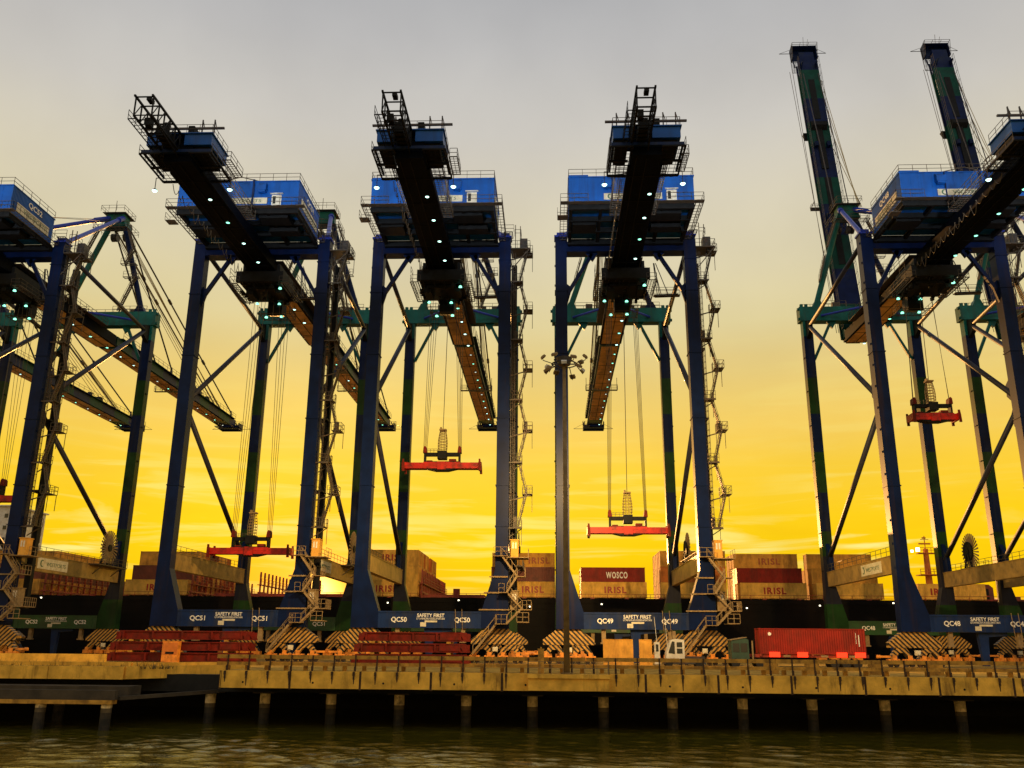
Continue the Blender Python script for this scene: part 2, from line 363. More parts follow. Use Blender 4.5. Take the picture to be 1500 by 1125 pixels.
# ------------------------------------------------------------------ ship-to-shore crane
GA = 30.5                       # rail gauge
LX = 9.12                       # half spacing of the legs
HX = (0, 34.2, 55.2)            # boom hinge
BL = 64.3                       # boom length
def legpoly(s, top, inner0, foot):
    q = [(inner0, top), (9.93, top), (9.97, 14), (10.12, 4.27), (foot, 4.27), (foot, 6.35), (inner0, 11.6)]
    return [(s*x, zz) for x, zz in q]
def crane(num, X, raised=False, label='', ls=True, far_only=False, front_text=True, sign_front=True):
    root = thing('gantry_crane', label, 'crane', (X, 0, 0), group='quay cranes standing in a row')
    def P(name, key, fn, material, parent=root, loc=(0, 0, 0), rot=(0, 0, 0), smooth=False):
        return O(name, fn, material, parent, loc, rot, key, smooth)
    # ---- legs
    for s in (-1, 1):
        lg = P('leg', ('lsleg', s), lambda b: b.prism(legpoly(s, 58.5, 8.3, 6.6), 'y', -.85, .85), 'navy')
        def fl(b):
            for zz in ([13.3, 17.2, 22.6, 31.8, 41, 50.2, 55] if s > 0 else [22.6, 41, 50.2]):
                b.box(min(s*8.2, s*10.03), max(s*8.2, s*10.03), -.95, .95, zz-.07, zz+.07)
            for zz in range(12, 58, 3): b.box(s*10.0-.05, s*10.0+.05, -.5, -.38, zz, zz+.3)
        P('flange', ('lsfl', s), fl, 'navy', lg)
        P('leg_cap', ('cap', s), lambda b: b.box(s*9.12-.95, s*9.12+.95, -.95, .95, 58.5, 58.75).box(s*9.12-.6, s*9.12+.6, -.6, .6, 58.75, 59.3), 'stayblue', lg)
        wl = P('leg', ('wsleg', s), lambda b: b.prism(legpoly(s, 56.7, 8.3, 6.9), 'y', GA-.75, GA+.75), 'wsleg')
        def wg(b):
            b.prism([(GA-.77, 53.4), (GA-2.5, 54.2), (GA-2.5, 56.2), (GA-.77, 56.6)], 'x', s*LX-.35, s*LX+.35)
            for zz in range(14, 55, 6): b.box(s*9.98-.1, s*9.98+.1, GA-.3, GA+.3, zz, zz+.18)
        P('bracket', ('wsgus', s), wg, 'dark', wl)
        # ---- bogies
        for yy, kk in ((0, 'a'), (GA, 'b')):
            cx = s*8.55
            bg_ = P('bogie', ('eq', s), lambda b: b.prism([(-3.2, 2.35), (3.2, 2.35), (3.25, 2.95), (1.5, 4.25), (-1.5, 4.25), (-3.25, 2.95)], 'y', -.5, .5), 'stripe_l' if s < 0 else 'stripe_r', loc=(cx, yy, 0))
            for q in (-1, 1):
                P('equaliser', ('sub', s, q), lambda b: b.prism([(-1.55, 1.0), (-.85, 1.0), (-.3, 1.75), (.3, 1.75), (.85, 1.0), (1.55, 1.0), (.6, 2.34), (-.6, 2.34)], 'y', -.42, .42), 'stripe_l' if s < 0 else 'stripe_r', bg_, (q*1.75, 0, 0))
            for i, xx in enumerate((-2.75, -.85, .85, 2.75)):
                P('wheel_truck', 'truck', lambda b: b.box(-.66, .66, -.58, .58, .42, 1.0).box(-.26, .26, -.7, -.58, .5, 1.42).box(-.72, -.62, -.4, .4, .5, .7).box(.62, .72, -.4, .4, .5, .7), 'orange', bg_, (xx, 0, 0))
                P('wheel', 'wheel', lambda b: b.tube((-.36, -.2, .33), (-.36, .2, .33), .3, 14).tube((.36, -.2, .33), (.36, .2, .33), .3, 14), 'steel', bg_, (xx, 0, 0))
            P('motor_box', 'motor', lambda b: b.box(-.32, .32, -.85, -.5, 1.45, 2.05).box(-.2, .2, -1.0, -.85, 1.55, 1.9), 'sign', bg_, (s*-.1, 0, 0))
            P('buffer', ('buf', s), lambda b: b.box(min(s*2.6, s*4.3), max(s*2.6, s*4.3), -.3, .1, 1.15, 1.4).tube((s*4.3, -.1, 1.27), (s*4.75, -.1, 1.27), .2, 8), 'orange', bg_)
    # ---- sill beams
    for yy, m_, nm in ((0, 'sillblue', 'a'), (GA, 'green', 'b')):
        hw = 6.6 if yy == 0 else 6.9
        sb = P('sill_beam', ('sill', nm), lambda b: b.box(-hw, hw, yy-.8, yy+.8, 4.27, 6.35).box(-hw, hw, yy-.88, yy-.8, 6.15, 6.35).box(-hw, hw, yy-.86, yy-.8, 4.27, 4.42), m_)
        P('rib', ('ribs', nm), lambda b: [b.box(x-.05, x+.05, yy-.84, yy-.8, 4.45, 6.1) for x in (-6.2, 6.2)], m_, sb)
        fy = yy-.83
        lt = 'letter'
        for xx in (-3.9, 4.2): text('QC%d' % num, 1.0, lt, sb, (xx, fy, 5.25), bold=.02, fit=(2.0, .72))
        text('SAFETY FIRST', .7, lt, sb, (.15, fy, 5.83), bold=.012, fit=(3.5, .46))
        text('UTAMAKAN KESELAMATAN', .4, lt, sb, (.15, fy, 5.42), fit=(3.6, .25))
        pl = P('notice_plate', ('np', nm), lambda b: b.box(-.6, 1.0, fy-.02, fy+.03, 4.98, 5.2).box(-1.15, -.4, fy-.02, fy+.03, 4.45, 4.97), 'sign', sb)
        P('stowage_post', ('stow', nm), lambda b: b.prism([(-.7, 4.27), (2.9, 4.27), (2.9, 3.9), (.55, 3.7), (.3, .25), (-.35, .25)], 'y', yy-.35, yy+.35), 'sillblue', sb)
        for xx in (-4.1, 4.3): P('jacking_post', 'jack', lambda b: b.box(-.27, .27, -.3, .3, 2.7, 4.27).box(-.4, .4, -.4, .4, 2.5, 2.7), 'galv', sb, (xx, yy-.2, 0))
        if yy == 0: P('cable_pole', 'cabp', lambda b: b.tube((3.3, -1.1, 6.6), (3.45, -1.1, 3.4), .04, 5).tube((4.15, -1.1, 6.6), (4.3, -1.1, 3.4), .04, 5), 'galv', sb)
    # ---- portal beams and knees
    P('cross_beam', 'lscross', lambda b: b.box(-8.3, 8.3, -.8, .8, 56.25, 57.75).box(-8.28, 8.28, -1.0, 1.0, 56.12, 56.25), 'navy')
    pb = P('portal_beam', 'wsportal', lambda b: b.box(-10.35, 10.35, GA-.95, GA+.95, 56.7, 59.28), 'teal')
    P('lug', 'lugs', lambda b: [b.tube((x, GA-.7, 59.28), (x, GA-.7, 59.75), .3, 8) for x in (-9.9, -9.1, 9.1, 9.9)] and [b.tube((x*10.35, GA-.5, zz), (x*10.62, GA-.5, zz), .28, 8) for x in (-1, 1) for zz in (57.1, 58.9)], 'teal', pb)
    P('railing', 'pbrail', lambda b: b.rail([(-9.5, GA+.8, 59.28), (9.5, GA+.8, 59.28)]).rail([(-6.2, GA-.85, 59.28), (-2.2, GA-.85, 59.28)]).rail([(2.2, GA-.85, 59.28), (8.5, GA-.85, 59.28)]), 'rail', pb)
    P('equipment_box', 'pbbox', lambda b: b.box(-4.4, -3.2, GA-.4, GA+.4, 59.28, 60.3).box(3.6, 4.2, GA-.4, GA+.3, 59.28, 60.0).box(5.2, 6.4, GA-.4, GA+.4, 59.28, 59.9), 'rail', pb)
    for s in (-1, 1):
        P('knee_brace', ('lsknee', s), lambda b: b.beam((s*8.25, 0, 50), (s*4.7, 0, 56.1), .5).prism([(s*8.3, 48.3), (s*7.6, 50.9), (s*8.3, 51.5)], 'y', -.2, .2).prism([(s*5.6, 56.12), (s*3.9, 56.12), (s*4.6, 55.0)], 'y', -.25, .25), 'navy')
        P('knee_brace', ('wsknee', s), lambda b: b.beam((s*8.25, GA, 49.8), (s*4.95, GA, 56.7), .45).prism([(s*5.7, 56.7), (s*4.0, 56.7), (s*4.7, 55.5)], 'y', GA-.25, GA+.25), 'teal')
        P('plan_brace', ('plan', s), lambda b: b.tube((s*2.0, 22.0, 56.3), (s*6.6, GA-.95, 57.6), .22, 8), 'stayblue')
        # ---- side frame tubes
        x = s*LX
        P('diagonal_brace', ('sd1', s), lambda b: b.tube((x, .9, 57.8), (x, GA-2.2, 55.4), .34, 12), 'brace', smooth=True)
        P('diagonal_brace', ('sd2', s), lambda b: b.tube((x, 1.6, 35.4), (x, GA-2.2, 55.0), .37, 12), 'brace', smooth=True)
        P('diagonal_brace', ('sd3', s), lambda b: b.tube((x, 1.4, 33.2), (x, GA-1.2, 15.9), .37, 12), 'brace', smooth=True)
        P('gusset_plate', ('gus', s), lambda b: b.prism([(.85, 30.2), (2.3, 31.2), (2.6, 33.0), (1.6, 34.3), (3.1, 35.6), (3.0, 37.2), (.85, 38.5)], 'x', x-.14, x+.14), 'navy')
        P('gusset_plate', ('gus2', s), lambda b: b.prism([(.85, 55.8), (2.6, 57.0), (2.6, 58.5), (.85, 58.5)], 'x', x-.14, x+.14).prism([(GA-.75, 12.9), (GA-2.4, 13.85), (GA-2.2, 16.6), (GA-.75, 18.4)], 'x', x-.3, x+.3), 'navy')
        tb = P('tie_beam', ('tie', s), lambda b: b.box(x-.42, x+.42, .85, GA-.75, 11.6, 13.8).box(x-.5, x+.5, .86, GA-.76, 13.8, 13.9), 'tie')
        sg = P('sign_board', ('tsign', s), lambda b: b.box(min(s*9.54, s*9.60), max(s*9.54, s*9.60), 5.5, 13.5, 12.0, 13.5), 'sign', tb)
        text('WESTPORTS', 1, 'lettergreen', tb, (s*9.605, 10.3 if s > 0 else 8.9, 12.72), rot=(R(90), 0, R(90)*s), fit=(5.2, .55))
        P('logo_mark', ('tlogo', s), lambda b: crescent(b, s*9.60, s*9.63, 6.6 if s > 0 else 12.5, 12.75, .5), 'lettergreen', tb)
        P('railing', ('trail', s), lambda b: b.rail([(x+s*.45, 1.2, 13.9), (x+s*.45, GA-1.5, 13.9)], step=2.0, t=.05), 'rail', tb)
    # ---- cable reel on the right tie beam
    rl = P('cable_reel', 'reel', lambda b: b.tube((9.95, 23.5, 16.6), (10.75, 23.5, 16.6), .55, 14).box(9.6, 10.9, 22.9, 24.1, 13.9, 14.2).beam((10.0, 22.2, 13.9), (10.0, 23.5, 16.6), .22).beam((10.0, 24.8, 13.9), (10.0, 23.5, 16.6), .22).tube((10.05, 23.5, 16.6), (10.2, 23.5, 16.6), 1.5, 24), 'dark')
    for i in range(30):
        P('spoke', 'spoke', lambda b: b.prism([(-.05, .5), (.05, .5), (.13, 2.75), (-.13, 2.75)], 'x', -.05, .05), 'galv', rl, (10.5, 23.5, 16.6), (2*math.pi*i/30, 0, 0))
    P('walkway', 'reelwalk', lambda b: b.box(9.55, 11.2, 19.5, 29.0, 13.72, 13.86).rail([(11.2, 19.5, 13.86), (11.2, 29, 13.86)], t=.05).beam((9.6, 21, 12.4), (11.1, 21, 13.7), .12).beam((9.6, 27, 12.4), (11.1, 27, 13.7), .12), 'rail')
    # ---- girder and near-end equipment
    def gird(b):
        b.box(-1.6, 1.6, -30.6, 33.6, 53.95, 56.1); b.box(-1.95, -1.6, -28, 33.6, 54.0, 54.3); b.box(1.6, 1.95, -28, 33.6, 54.0, 54.3)
    gr = P('main_girder', 'girder', gird, 'girder')
    P('sunlit_soffit', 'gsoff', lambda b: b.box(-1.58, 1.58, 7.5, 33.3, 53.925, 53.947), 'sunlit_soffit', gr)
    P('seam', 'gseam', lambda b: b.box(-.05, .05, -30, 33.4, 53.86, 53.92).box(-1.2, -1.1, -30, 7, 53.89, 53.945) and [b.box(-1.6, 1.6, y-.04, y+.04, 53.88, 53.922) for y in range(-26, 33, 6)], 'dark', gr)
    P('railing', 'grail', lambda b: b.rail([(-2.9, -24, 56.0), (-2.9, -12.8, 56.0)]).rail([(2.9, -24, 56.0), (2.9, -12.8, 56.0)]).rail([(-2.6, 1, 56), (-2.6, 28, 56)], step=2).rail([(2.6, 1, 56), (2.6, 28, 56)], step=2).grate(1.6, 2.95, -25, -12.5, 55.9, 3, 26, .05, .1).grate(-2.95, -1.6, -25, -12.5, 55.9, 3, 26, .05, .1).box(1.6, 2.65, 1, 28, 55.9, 56.0).box(-2.65, -1.6, 1, 28, 55.9, 56.0), 'rail', gr)
    def truss(b):
        x0, x1, z0, z1, y0, y1 = -1.75, .15, 55.1, 57.3, -38.0, -29.5
        for x in (x0, x1):
            for zz in (z0, z1): b.beam((x, y0-(.35 if zz == z1 else 0), zz), (x, y1, zz), .2)
            n = 6
            for i in range(n+1):
                y = y0+(y1-y0)*i/n; b.beam((x, y, z0), (x, y, z1), .13)
                if i < n: b.beam((x, y, z0), (x, y+(y1-y0)/n, z1), .08)
        n = 10
        for i in range(n+1):
            y = y0+(y1-y0)*i/n; b.beam((x0, y, z0), (x1, y, z0), .1)
            if i % 2 == 0: b.beam((x0, y, z1), (x1, y, z1), .12)
        b.beam((x1, y0, z0), (x1-.1, y1, z0-.7), .12); b.box(-.9, -.4, -37.5, -36.6, 57.3, 57.7)
        b.grate(x0-.9, x0, y0+.6, y1, z0, 2, 12, .05, .09); b.rail([(x0-.9, y0+.6, z0), (x0-.9, y1, z0)], t=.05)
        b.box(-1.2, -.2, -34, -31, 55.2, 56.4); b.box(-1.5, -.9, -36.2, -35.2, 55.2, 56.0); b.tube((-.8, -32.5, 56.4), (-.8, -32.5, 57.6), .3)
    P('service_truss', 'truss', truss, 'dark')
    eh = P('electrical_house', 'ehouse', lambda b: b.box(-3.7, -1.95, -30.8, -26, 55.95, 57.3).box(.6, 3.7, -30.8, -26, 55.95, 57.3).box(-3.85, 3.85, -31.0, -25.8, 57.3, 57.42), 'blue')
    P('ledge', 'ehb', lambda b: b.box(-3.95, 4.0, -31.3, -30.9, 54.75, 55.1).box(-3.9, -3.7, -31, -25.5, 54.75, 55.0).box(3.75, 3.95, -31, -25.5, 54.75, 55.0), 'sillblue', eh)
    P('equipment_box', 'ehq', lambda b: b.box(.8, 1.5, -30.6, -29.4, 57.42, 58.5).box(2.0, 2.5, -30, -29.5, 57.42, 57.9).box(2.7, 3.2, -30, -29.5, 57.42, 57.9).box(-3.2, -2.8, -30, -29.5, 57.42, 57.85).box(-3.5, -2.1, -30.4, -26.5, 55.1, 55.95).box(.9, 3.3, -30.3, -26.5, 55.1, 55.95), 'dark', eh)
    P('beacon_bar', 'bar', lambda b: b.box(-4.5, 4.6, -29.9, -29.65, 58.55, 58.76) and [b.beam((x, -29.7, 57.4), (x, -29.7, 59.8), .13) and b.beam((x, -29.7, 59.8), (x+.25, -29.7, 58.8), .08) for x in (-3.2, -1.9, 2.0, 3.4)], 'steel', eh)
    P('railing', 'ehr', lambda b: b.rail([(-3.7, -30.8, 57.42), (3.7, -30.8, 57.42), (3.7, -26, 57.42)], t=.045).rail([(-3.7, -30.8, 57.42), (-3.7, -26, 57.42)], t=.045), 'rail', eh)
    gp = P('grating_platform', 'grate', lambda b: b.grate(-4.05, -1.62, -31.4, -25.0, 54.55, 4, 8, .045).grate(1.62, 4.1, -31.4, -25.0, 54.55, 4, 8, .045).box(-4.05, 4.1, -25.1, -24.85, 54.45, 54.7).box(-4.05, -1.95, -28.6, -28.3, 54.35, 54.55).box(1.95, 4.1, -28.6, -28.3, 54.35, 54.55), 'dark')
    P('railing', 'gprail', lambda b: b.rail([(-4.1, -31.4, 54.6), (-4.1, -25, 54.6)], t=.05).rail([(4.15, -31.4, 54.6), (4.15, -25, 54.6)], t=.05).rail([(4.15, -28, 55.6), (5.0, -28, 55.6), (5.0, -24, 55.6)], t=.05).grate(4.15, 5.0, -28, -24, 55.6, 2, 8, .05, .1), 'rail', gp)
    for s in (-1, 1):
        fl_ = P('floodlight', ('fl', s), lambda b: b.beam((0, 0, 0), (0, 0, 1.6), .07).beam((-s*.5, 0, 1.58), (0, 0, 1.58), .07).tube((0, 0, -.05), (0, 0, .2), .34, 10, .12), 'steel', loc=(s*4.45, -26.0, 52.95))
        P('lens', 'lens', lambda b: b.tube((0, 0, -.2), (0, 0, -.04), .2, 10, .32), 'lamp', fl_)
        if ls:
            l = bpy.data.lights.new('flood', 'SPOT'); l.energy = 6400; l.color = (.9, .97, 1); l.spot_size = R(72); l.spot_blend = .6; l.shadow_soft_size = .3
            lo = bpy.data.objects.new('flood_glow', l); COL.objects.link(lo); lo.parent = fl_; lo.location = (0, .4, -.1)
            lo.rotation_euler = Vector((s*.22, 1, .50)).to_track_quat('-Z', 'Y').to_euler()
    for i in range(10):
        y = -23+i*6.1
        if 0 < y < 8: continue
        la = P('work_lamp', 'wl', lambda b: b.beam((0, 0, 0), (0, 0, .5), .06).tube((0, 0, -.16), (0, 0, .04), .3, 8, .12), 'dark', loc=(1.0, y, 53.4))
        kd = random.choice(('lamp', 'lamp', 'lampgreen')); P('lens', ('wlens', kd), lambda b: b.tube((0, 0, -.2), (0, 0, -.15), .2, 8, .25), kd, la)
    # festoon loops under the girder
    def fest(b):
        y = -25.5
        while y < -1:
            d = .5+.9*random.random()*random.random(); wv = 1.3+.9*random.random()
            b.path([(-2.6, y+wv*t/8, 54.0-d*math.sin(math.pi*t/8)*1.6) for t in range(9)], .045, 4); y += wv*.9
    P('festoon_cable', 'fest', fest, 'rope')
    # ---- machinery house
    H0, H1, Y0, Y1, HW = 57.85, 61.75, -11.9, -1.5, 8.18
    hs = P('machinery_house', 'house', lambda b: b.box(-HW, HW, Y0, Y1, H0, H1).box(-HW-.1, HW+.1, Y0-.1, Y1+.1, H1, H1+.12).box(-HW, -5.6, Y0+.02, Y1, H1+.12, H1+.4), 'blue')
    def seams(b):
        for i in range(1, 12):
            x = -HW+i*2*HW/12; b.box(x-.03, x+.03, Y0-.025, Y0, H0+.5, H1-.02)
        for s in (-1, 1):
            for i in range(1, 34):
                y = Y0+i*(Y1-Y0)/34; b.box(min(s*HW, s*(HW+.04)), max(s*HW, s*(HW+.04)), y-.07, y+.07, H0+.1, H1-.05)
        b.box(-HW, HW, Y0-.03, Y0, H0+.38, H0+.46)
    P('wall_rib', 'seams', seams, 'blue', hs)
    P('base_band', 'hband', lambda b: b.box(-HW-.05, HW+.05, Y0-.06, Y0-.03, H0-.05, H0+.22), 'sillblue', hs)
    P('underframe', 'under', lambda b: [b.box(-HW, HW, y-.2, y+.2, H0-.7, H0-.001) for y in (-11.6, -8.2, -4.9)] and [b.box(x-.2, x+.2, Y0+.3, -.9, H0-.6, H0-.002) for x in (-7.9, -4, 4, 7.9)] and b.box(-7.6, -4.4, -7.9, -5.2, H0-1.0, H0-.3).box(2.6, 6.6, -10.8, -8.6, H0-.9, H0-.3).box(3, 7, -7.2, -5.5, H0-1.1, H0-.3), 'dark', hs)
    P('floor_skirt', 'hskirt', lambda b: b.box(-8.15, 8.15, -1.49, -.83, 57.0, 57.84), 'dark', hs)
    for xx in (-3.2, 3.3):
        P('air_duct', 'duct', lambda b: b.prism([(Y0, 60.2), (Y0-.75, 60.2), (Y0-.75, 61.0), (Y0-.3, 61.35), (Y0, 61.35)], 'x', -.6, .6).box(-.48, .48, Y0-.7, Y0-.02, 59.95, 60.2), 'blue', hs, (xx, 0, 0))
    dr = P('door', 'hdoor', lambda b: b.box(4.6, 5.9, Y0-.07, Y0, 58.2, 59.75).box(4.4, 6.1, Y0-.3, Y0, 59.85, 59.93), 'white', hs)
    P('door_window', 'hdw', lambda b: b.box(4.75, 5.15, Y0-.09, Y0-.072, 58.45, 59.55), 'glass', hs)
    sg = P('sign_board', 'hsign', lambda b: b.box(-3.6, 4.0, Y0-.10, Y0-.03, 58.45, 59.35), 'sign', hs)
    text('WESTPORTS', 1, 'lettergreen', hs, (.75, Y0-.11, 58.9), fit=(4.9, .42))
    P('logo_mark', 'hlogo', lambda b: crescenty(b, Y0-.13, Y0-.10, -2.75, 58.9, .38), 'lettergreen', hs)
    for s in (-1, 1):
        sg = P('sign_board', ('ssign', s), lambda b: b.box(min(s*(HW+.05), s*(HW+.1)), max(s*(HW+.05), s*(HW+.1)), -10.6, -2.6, 58.6, 59.9), 'sign', hs)
        text('WESTPORTS', 1, 'lettergreen', hs, (s*(HW+.11), -6.2, 59.25), rot=(R(90), 0, R(90)*s), fit=(5.6, .62))
        text('QC%d' % num, 1, 'letter', hs, (s*(HW+.08), -6.4 if s > 0 else -6.4, 60.8), rot=(R(90), 0, R(90)*s), fit=(3.4, .95), bold=.02)
    P('downpipe', 'pipe', lambda b: b.tube((-2.5, Y0-.12, H0), (-2.5, Y0-.12, H1), .1, 6).box(1.9, 2.15, Y0-.2, Y0, H0, H1+.3), 'sillblue', hs)
    P('railing', 'roofrail', lambda b: b.rail([(-HW, Y1, H1+.12), (-HW, Y0, H1+.12), (HW, Y0, H1+.12), (HW, Y1, H1+.12)], step=1.9, t=.05).beam((-2.6, Y0, H1+.12), (.2, Y0, H1+.75), .1).beam((2.6, Y0, H1+.12), (.2, Y0, H1+.75), .1), 'rail', hs)
    def walk(b):
        b.box(-HW-1.1, HW+1.1, Y0-.95, Y0-.08, H0-.09, H0-.05); b.rail([(-HW-1.1, Y0-.95, H0-.05), (-HW+2.5, Y0-.95, H0-.05)], t=.045); b.rail([(HW-3.8, Y0-.95, H0-.05), (HW+1.1, Y0-.95, H0-.05)], t=.045)
        for s in (-1, 1):
            a, c = min(s*(HW+.12), s*(HW+1.1)), max(s*(HW+.12), s*(HW+1.1))
            b.grate(a, c, Y0-.95, Y1, H0-.1, 2, 14, .05, .1); b.rail([(s*(HW+1.1), Y0-.95, H0-.05), (s*(HW+1.1), Y1, H0-.05)], t=.045)
        b.box(-HW-1.5, -HW-.2, Y0+.2, Y0+1.6, H0-1.5, H0-1.42); b.rail([(-HW-1.5, Y0+.2, H0-1.42), (-HW-1.5, Y0+1.6, H0-1.42), (-HW-.3, Y0+1.6, H0-1.42)], t=.045)
    P('walkway', 'hwalk', walk, 'rail', hs)
    # ---- apex tower
    ap = P('apex_tower', 'apex', lambda b: b.box(-1.7, 1.7, 30.2, 32.4, 76.6, 79.0).prism([(-2.1, 76.6), (2.1, 76.6), (1.7, 77.8), (-1.7, 77.8)], 'y', 30.05, 32.55), 'teal')
    for s in (-1, 1):
        P('apex_leg', ('al', s), lambda b: b.tube((s*7.0, GA, 60.1), (s*1.5, GA+.8, 76.8), .5, 12).prism([(s*6.0, 59.28), (s*8.0, 59.28), (s*7.4, 60.5), (s*6.5, 60.5)], 'y', GA-.7, GA+.7), 'teal' if s < 0 else 'navy', ap)
        P('back_stay', ('bs', s), lambda b: b.tube((s*1.3, 30.3, 78.2), (s*LX, .5, 59.0), .36, 12).tube((s*1.3, 30.4, 78.2), (s*1.3+s*.9, 27.3, 76.3), .5, 12), 'stayblue', ap)
    def apx(b):
        for zz, hw in ((79.0, 2.2), (75.6, 3.2)):
            b.box(-hw, hw, 29.4, 33.4, zz, zz+.08) if zz > 78 else b.grate(-hw, hw, 28.6, 30, zz, 8, 3, .05, .1)
            b.rail([(-hw, 28.8, zz+.05), (hw, 28.8, zz+.05), (hw, 33.4, zz+.05), (-hw, 33.4, zz+.05), (-hw, 28.8, zz+.05)], t=.05)
        b.tube((-.6, 31, 79), (-.6, 31, 82.2), .05, 5)
        for zz, a, c in ((68.6, 5.4, 2.6), (66.0, 6.2, 3.4)):
            b.grate(c, a, 29.4, 30.3, zz, 4, 2, .05, .1); b.rail([(c, 29.4, zz), (a, 29.4, zz)], t=.05)
        b.stair((3.0, 29.7, 75.6), (4.6, 29.7, 71.5)); b.stair((4.6, 29.7, 71.5), (3.4, 29.7, 68.6)); b.stair((5.6, 29.7, 66.0), (3.2, 29.7, 59.4)); b.stair((-2.6, 29.7, 75.6), (-4.5, 29.7, 70.5))
        b.stair((-5.0, 29.7, 69.0), (-6.4, 29.7, 64.0))
    P('access_platform', 'apx', apx, 'rail', ap)
    P('sheave', 'sheave', lambda b: [b.tube((x-.2, 33.2, 75.6), (x+.2, 33.2, 75.6), .8, 14) for x in (-1.5, -.8, .8, 1.5)] and [b.tube((x-.2, 33.6, 77.8), (x+.2, 33.6, 77.8), .7, 14) for x in (-1.2, 1.2)], 'steel', ap)
    # ---- boom
    ang = R(80.4) if raised else 0
    def bm_(b):
        pr = [(0, -1.25), (BL-9, -1.25), (BL-.4, -.35), (BL, .2), (BL, 1.0), (0, 1.0)]
        b.prism([(y, zz) for y, zz in pr], 'x', -1.5, 1.5)
        for s in (-1, 1): b.box(min(s*1.5, s*1.82), max(s*1.5, s*1.82), 0, BL-2, -1.1, -.82)
        b.prism([(-.9, -.6), (.6, -1.0), (.6, .8), (-.9, .6)], 'x', -1.2, 1.2)
    bo = P('boom', 'boom', bm_, 'boom', loc=HX, rot=(ang, 0, 0))
    if raised: bo.scale = (1, 1.05, 1)
    P('seam', 'bseam', lambda b: b.box(-.04, .04, .5, BL-9, -1.33, -1.28) and [b.box(-1.5, 1.5, y-.04, y+.04, -1.32, -1.277) for y in range(6, 54, 6)], 'dark', bo)
    P('shade_strip', 'bshade', lambda b: b.box(-.75, .55, 35, 45, 1.0, 1.25).box(-.6, .6, 14, 33, 1.0, 1.12).box(-.5, .7, 47, 57, 1.0, 1.1).prism([(44.2, 1.0), (46.4, 1.0), (45.6, 2.0), (44.8, 2.0)], 'x', -1.5, 1.5), 'dark', bo)  # dark strips painting the shadowed recess along the boom top
    P('railing', 'brail', lambda b: b.rail([(-2.1, 1, .95), (-2.1, BL-2, .95)], step=2.2, t=.05).rail([(2.1, 1, .95), (2.1, BL-2, .95)], step=2.2, t=.05), 'steel', bo)
    P('walkway', 'bwalk', lambda b: b.box(1.5, 2.1, 1, BL-2, .88, .95).box(-2.1, -1.5, 1, BL-2, .88, .95), 'boom', bo)
    P('sunlit_soffit', 'bsoff', lambda b: b.box(-1.48, 1.48, .7, BL-9.1, -1.275, -1.252), 'sunlit_soffit', bo)
    P('cross_platform', 'bplat', lambda b: b.box(-3.3, 3.3, 27.4, 28.2, -1.75, -1.66).rail([(-3.3, 27.4, -1.7), (3.3, 27.4, -1.7)], t=.06, step=1.3).rail([(-3.3, 28.2, -1.7), (3.3, 28.2, -1.7)], t=.06, step=1.3).beam((-1.7, 27.8, -1.7), (-1.7, 27.8, -1.2), .1).beam((1.7, 27.8, -1.7), (1.7, 27.8, -1.2), .1).beam((-3.2, 27.8, -1.7), (-3.2, 27.8, 1), .1).beam((3.2, 27.8, -1.7), (3.2, 27.8, 1), .1), 'steel', bo)
    tp = P('tip_platform', 'btip', lambda b: b.box(-2.6, 2.6, BL-.6, BL+2.4, -1.0, -.75).box(-2.6, 2.6, BL+2.2, BL+2.4, -1.3, .4).beam((-2.5, BL+2.2, -1.0), (-2.3, BL-3, -.2), .2).beam((2.5, BL+2.2, -1.0), (2.3, BL-3, -.2), .2).box(-2.6, -2.4, BL-.6, BL+2.4, -1.3, .3).box(2.4, 2.6, BL-.6, BL+2.4, -1.3, .3), 'navy', bo)
    P('railing', 'btiprail', lambda b: b.rail([(-2.6, BL-.6, -.75), (-2.6, BL+2.4, .2), (2.6, BL+2.4, .2), (2.6, BL-.6, -.75)], t=.06).beam((-2.6, BL+1.5, -.9), (-4.9, BL+1.5, -.9), .09).beam((2.6, BL+1.5, -.9), (4.9, BL+1.5, -.9), .09).beam((-2.6, BL+1.5, .3), (-4.9, BL+1.5, -.9), .05).beam((2.6, BL+1.5, .3), (4.9, BL+1.5, -.9), .05).beam((0, BL+2.4, .3), (0, BL+4.2, .9), .06).beam((.7, BL+2.4, .3), (.9, BL+3.6, .9), .06).grate(-2.6, -1.2, BL-3.4, BL-.6, -1.2, 3, 8, .05, .09), 'steel', bo)
    P('stay_bracket', 'bbr', lambda b: [b.prism([(y-.7, 1.0), (y+.7, 1.0), (y+.1, 2.5), (y-.1, 2.5)], 'x', x-.08, x+.08) for y in (24, 60.5) for x in (-1.5, 1.5)] and [b.box(x-.35, x+.35, 40, 41, 1.0, 1.8) for x in (-1.2, 1.2)], 'navy', bo)
    if raised:
        def crad(b):
            b.prism([(43.5, -1.26), (45.5, -1.26), (45.5, -2.2)], 'x', -2.4, -.5); b.prism([(43.5, -1.26), (45.5, -1.26), (45.5, -2.2)], 'x', .5, 2.4)
        P('boom_latch', 'latch', crad, 'dark', bo)
        text('WESTPORTS', 1, 'letter', bo, (-1.515, 22.5, -.1), rot=(R(90), 0, R(-90)), fit=(12.5, 1.0), bold=.02)
        text('LIGHT', 1, 'letter', bo, (-1.515, 55.5, -.1), rot=(R(90), 0, R(-90)), fit=(4.2, .7), bold=.02)
    for i in range(11):
        y = 3+i*5.4
        la = P('work_lamp', 'wl', None, 'dark', bo, (1.0, y, -1.8))
        kd = random.choice(('lamp', 'lampgreen', 'lampdim')); P('lamp_lens', ('blens', kd), lambda b: b.tube((0, 0, -.2), (0, 0, -.15), .14, 8, .19), kd, bo, (1.0, y, -1.8))
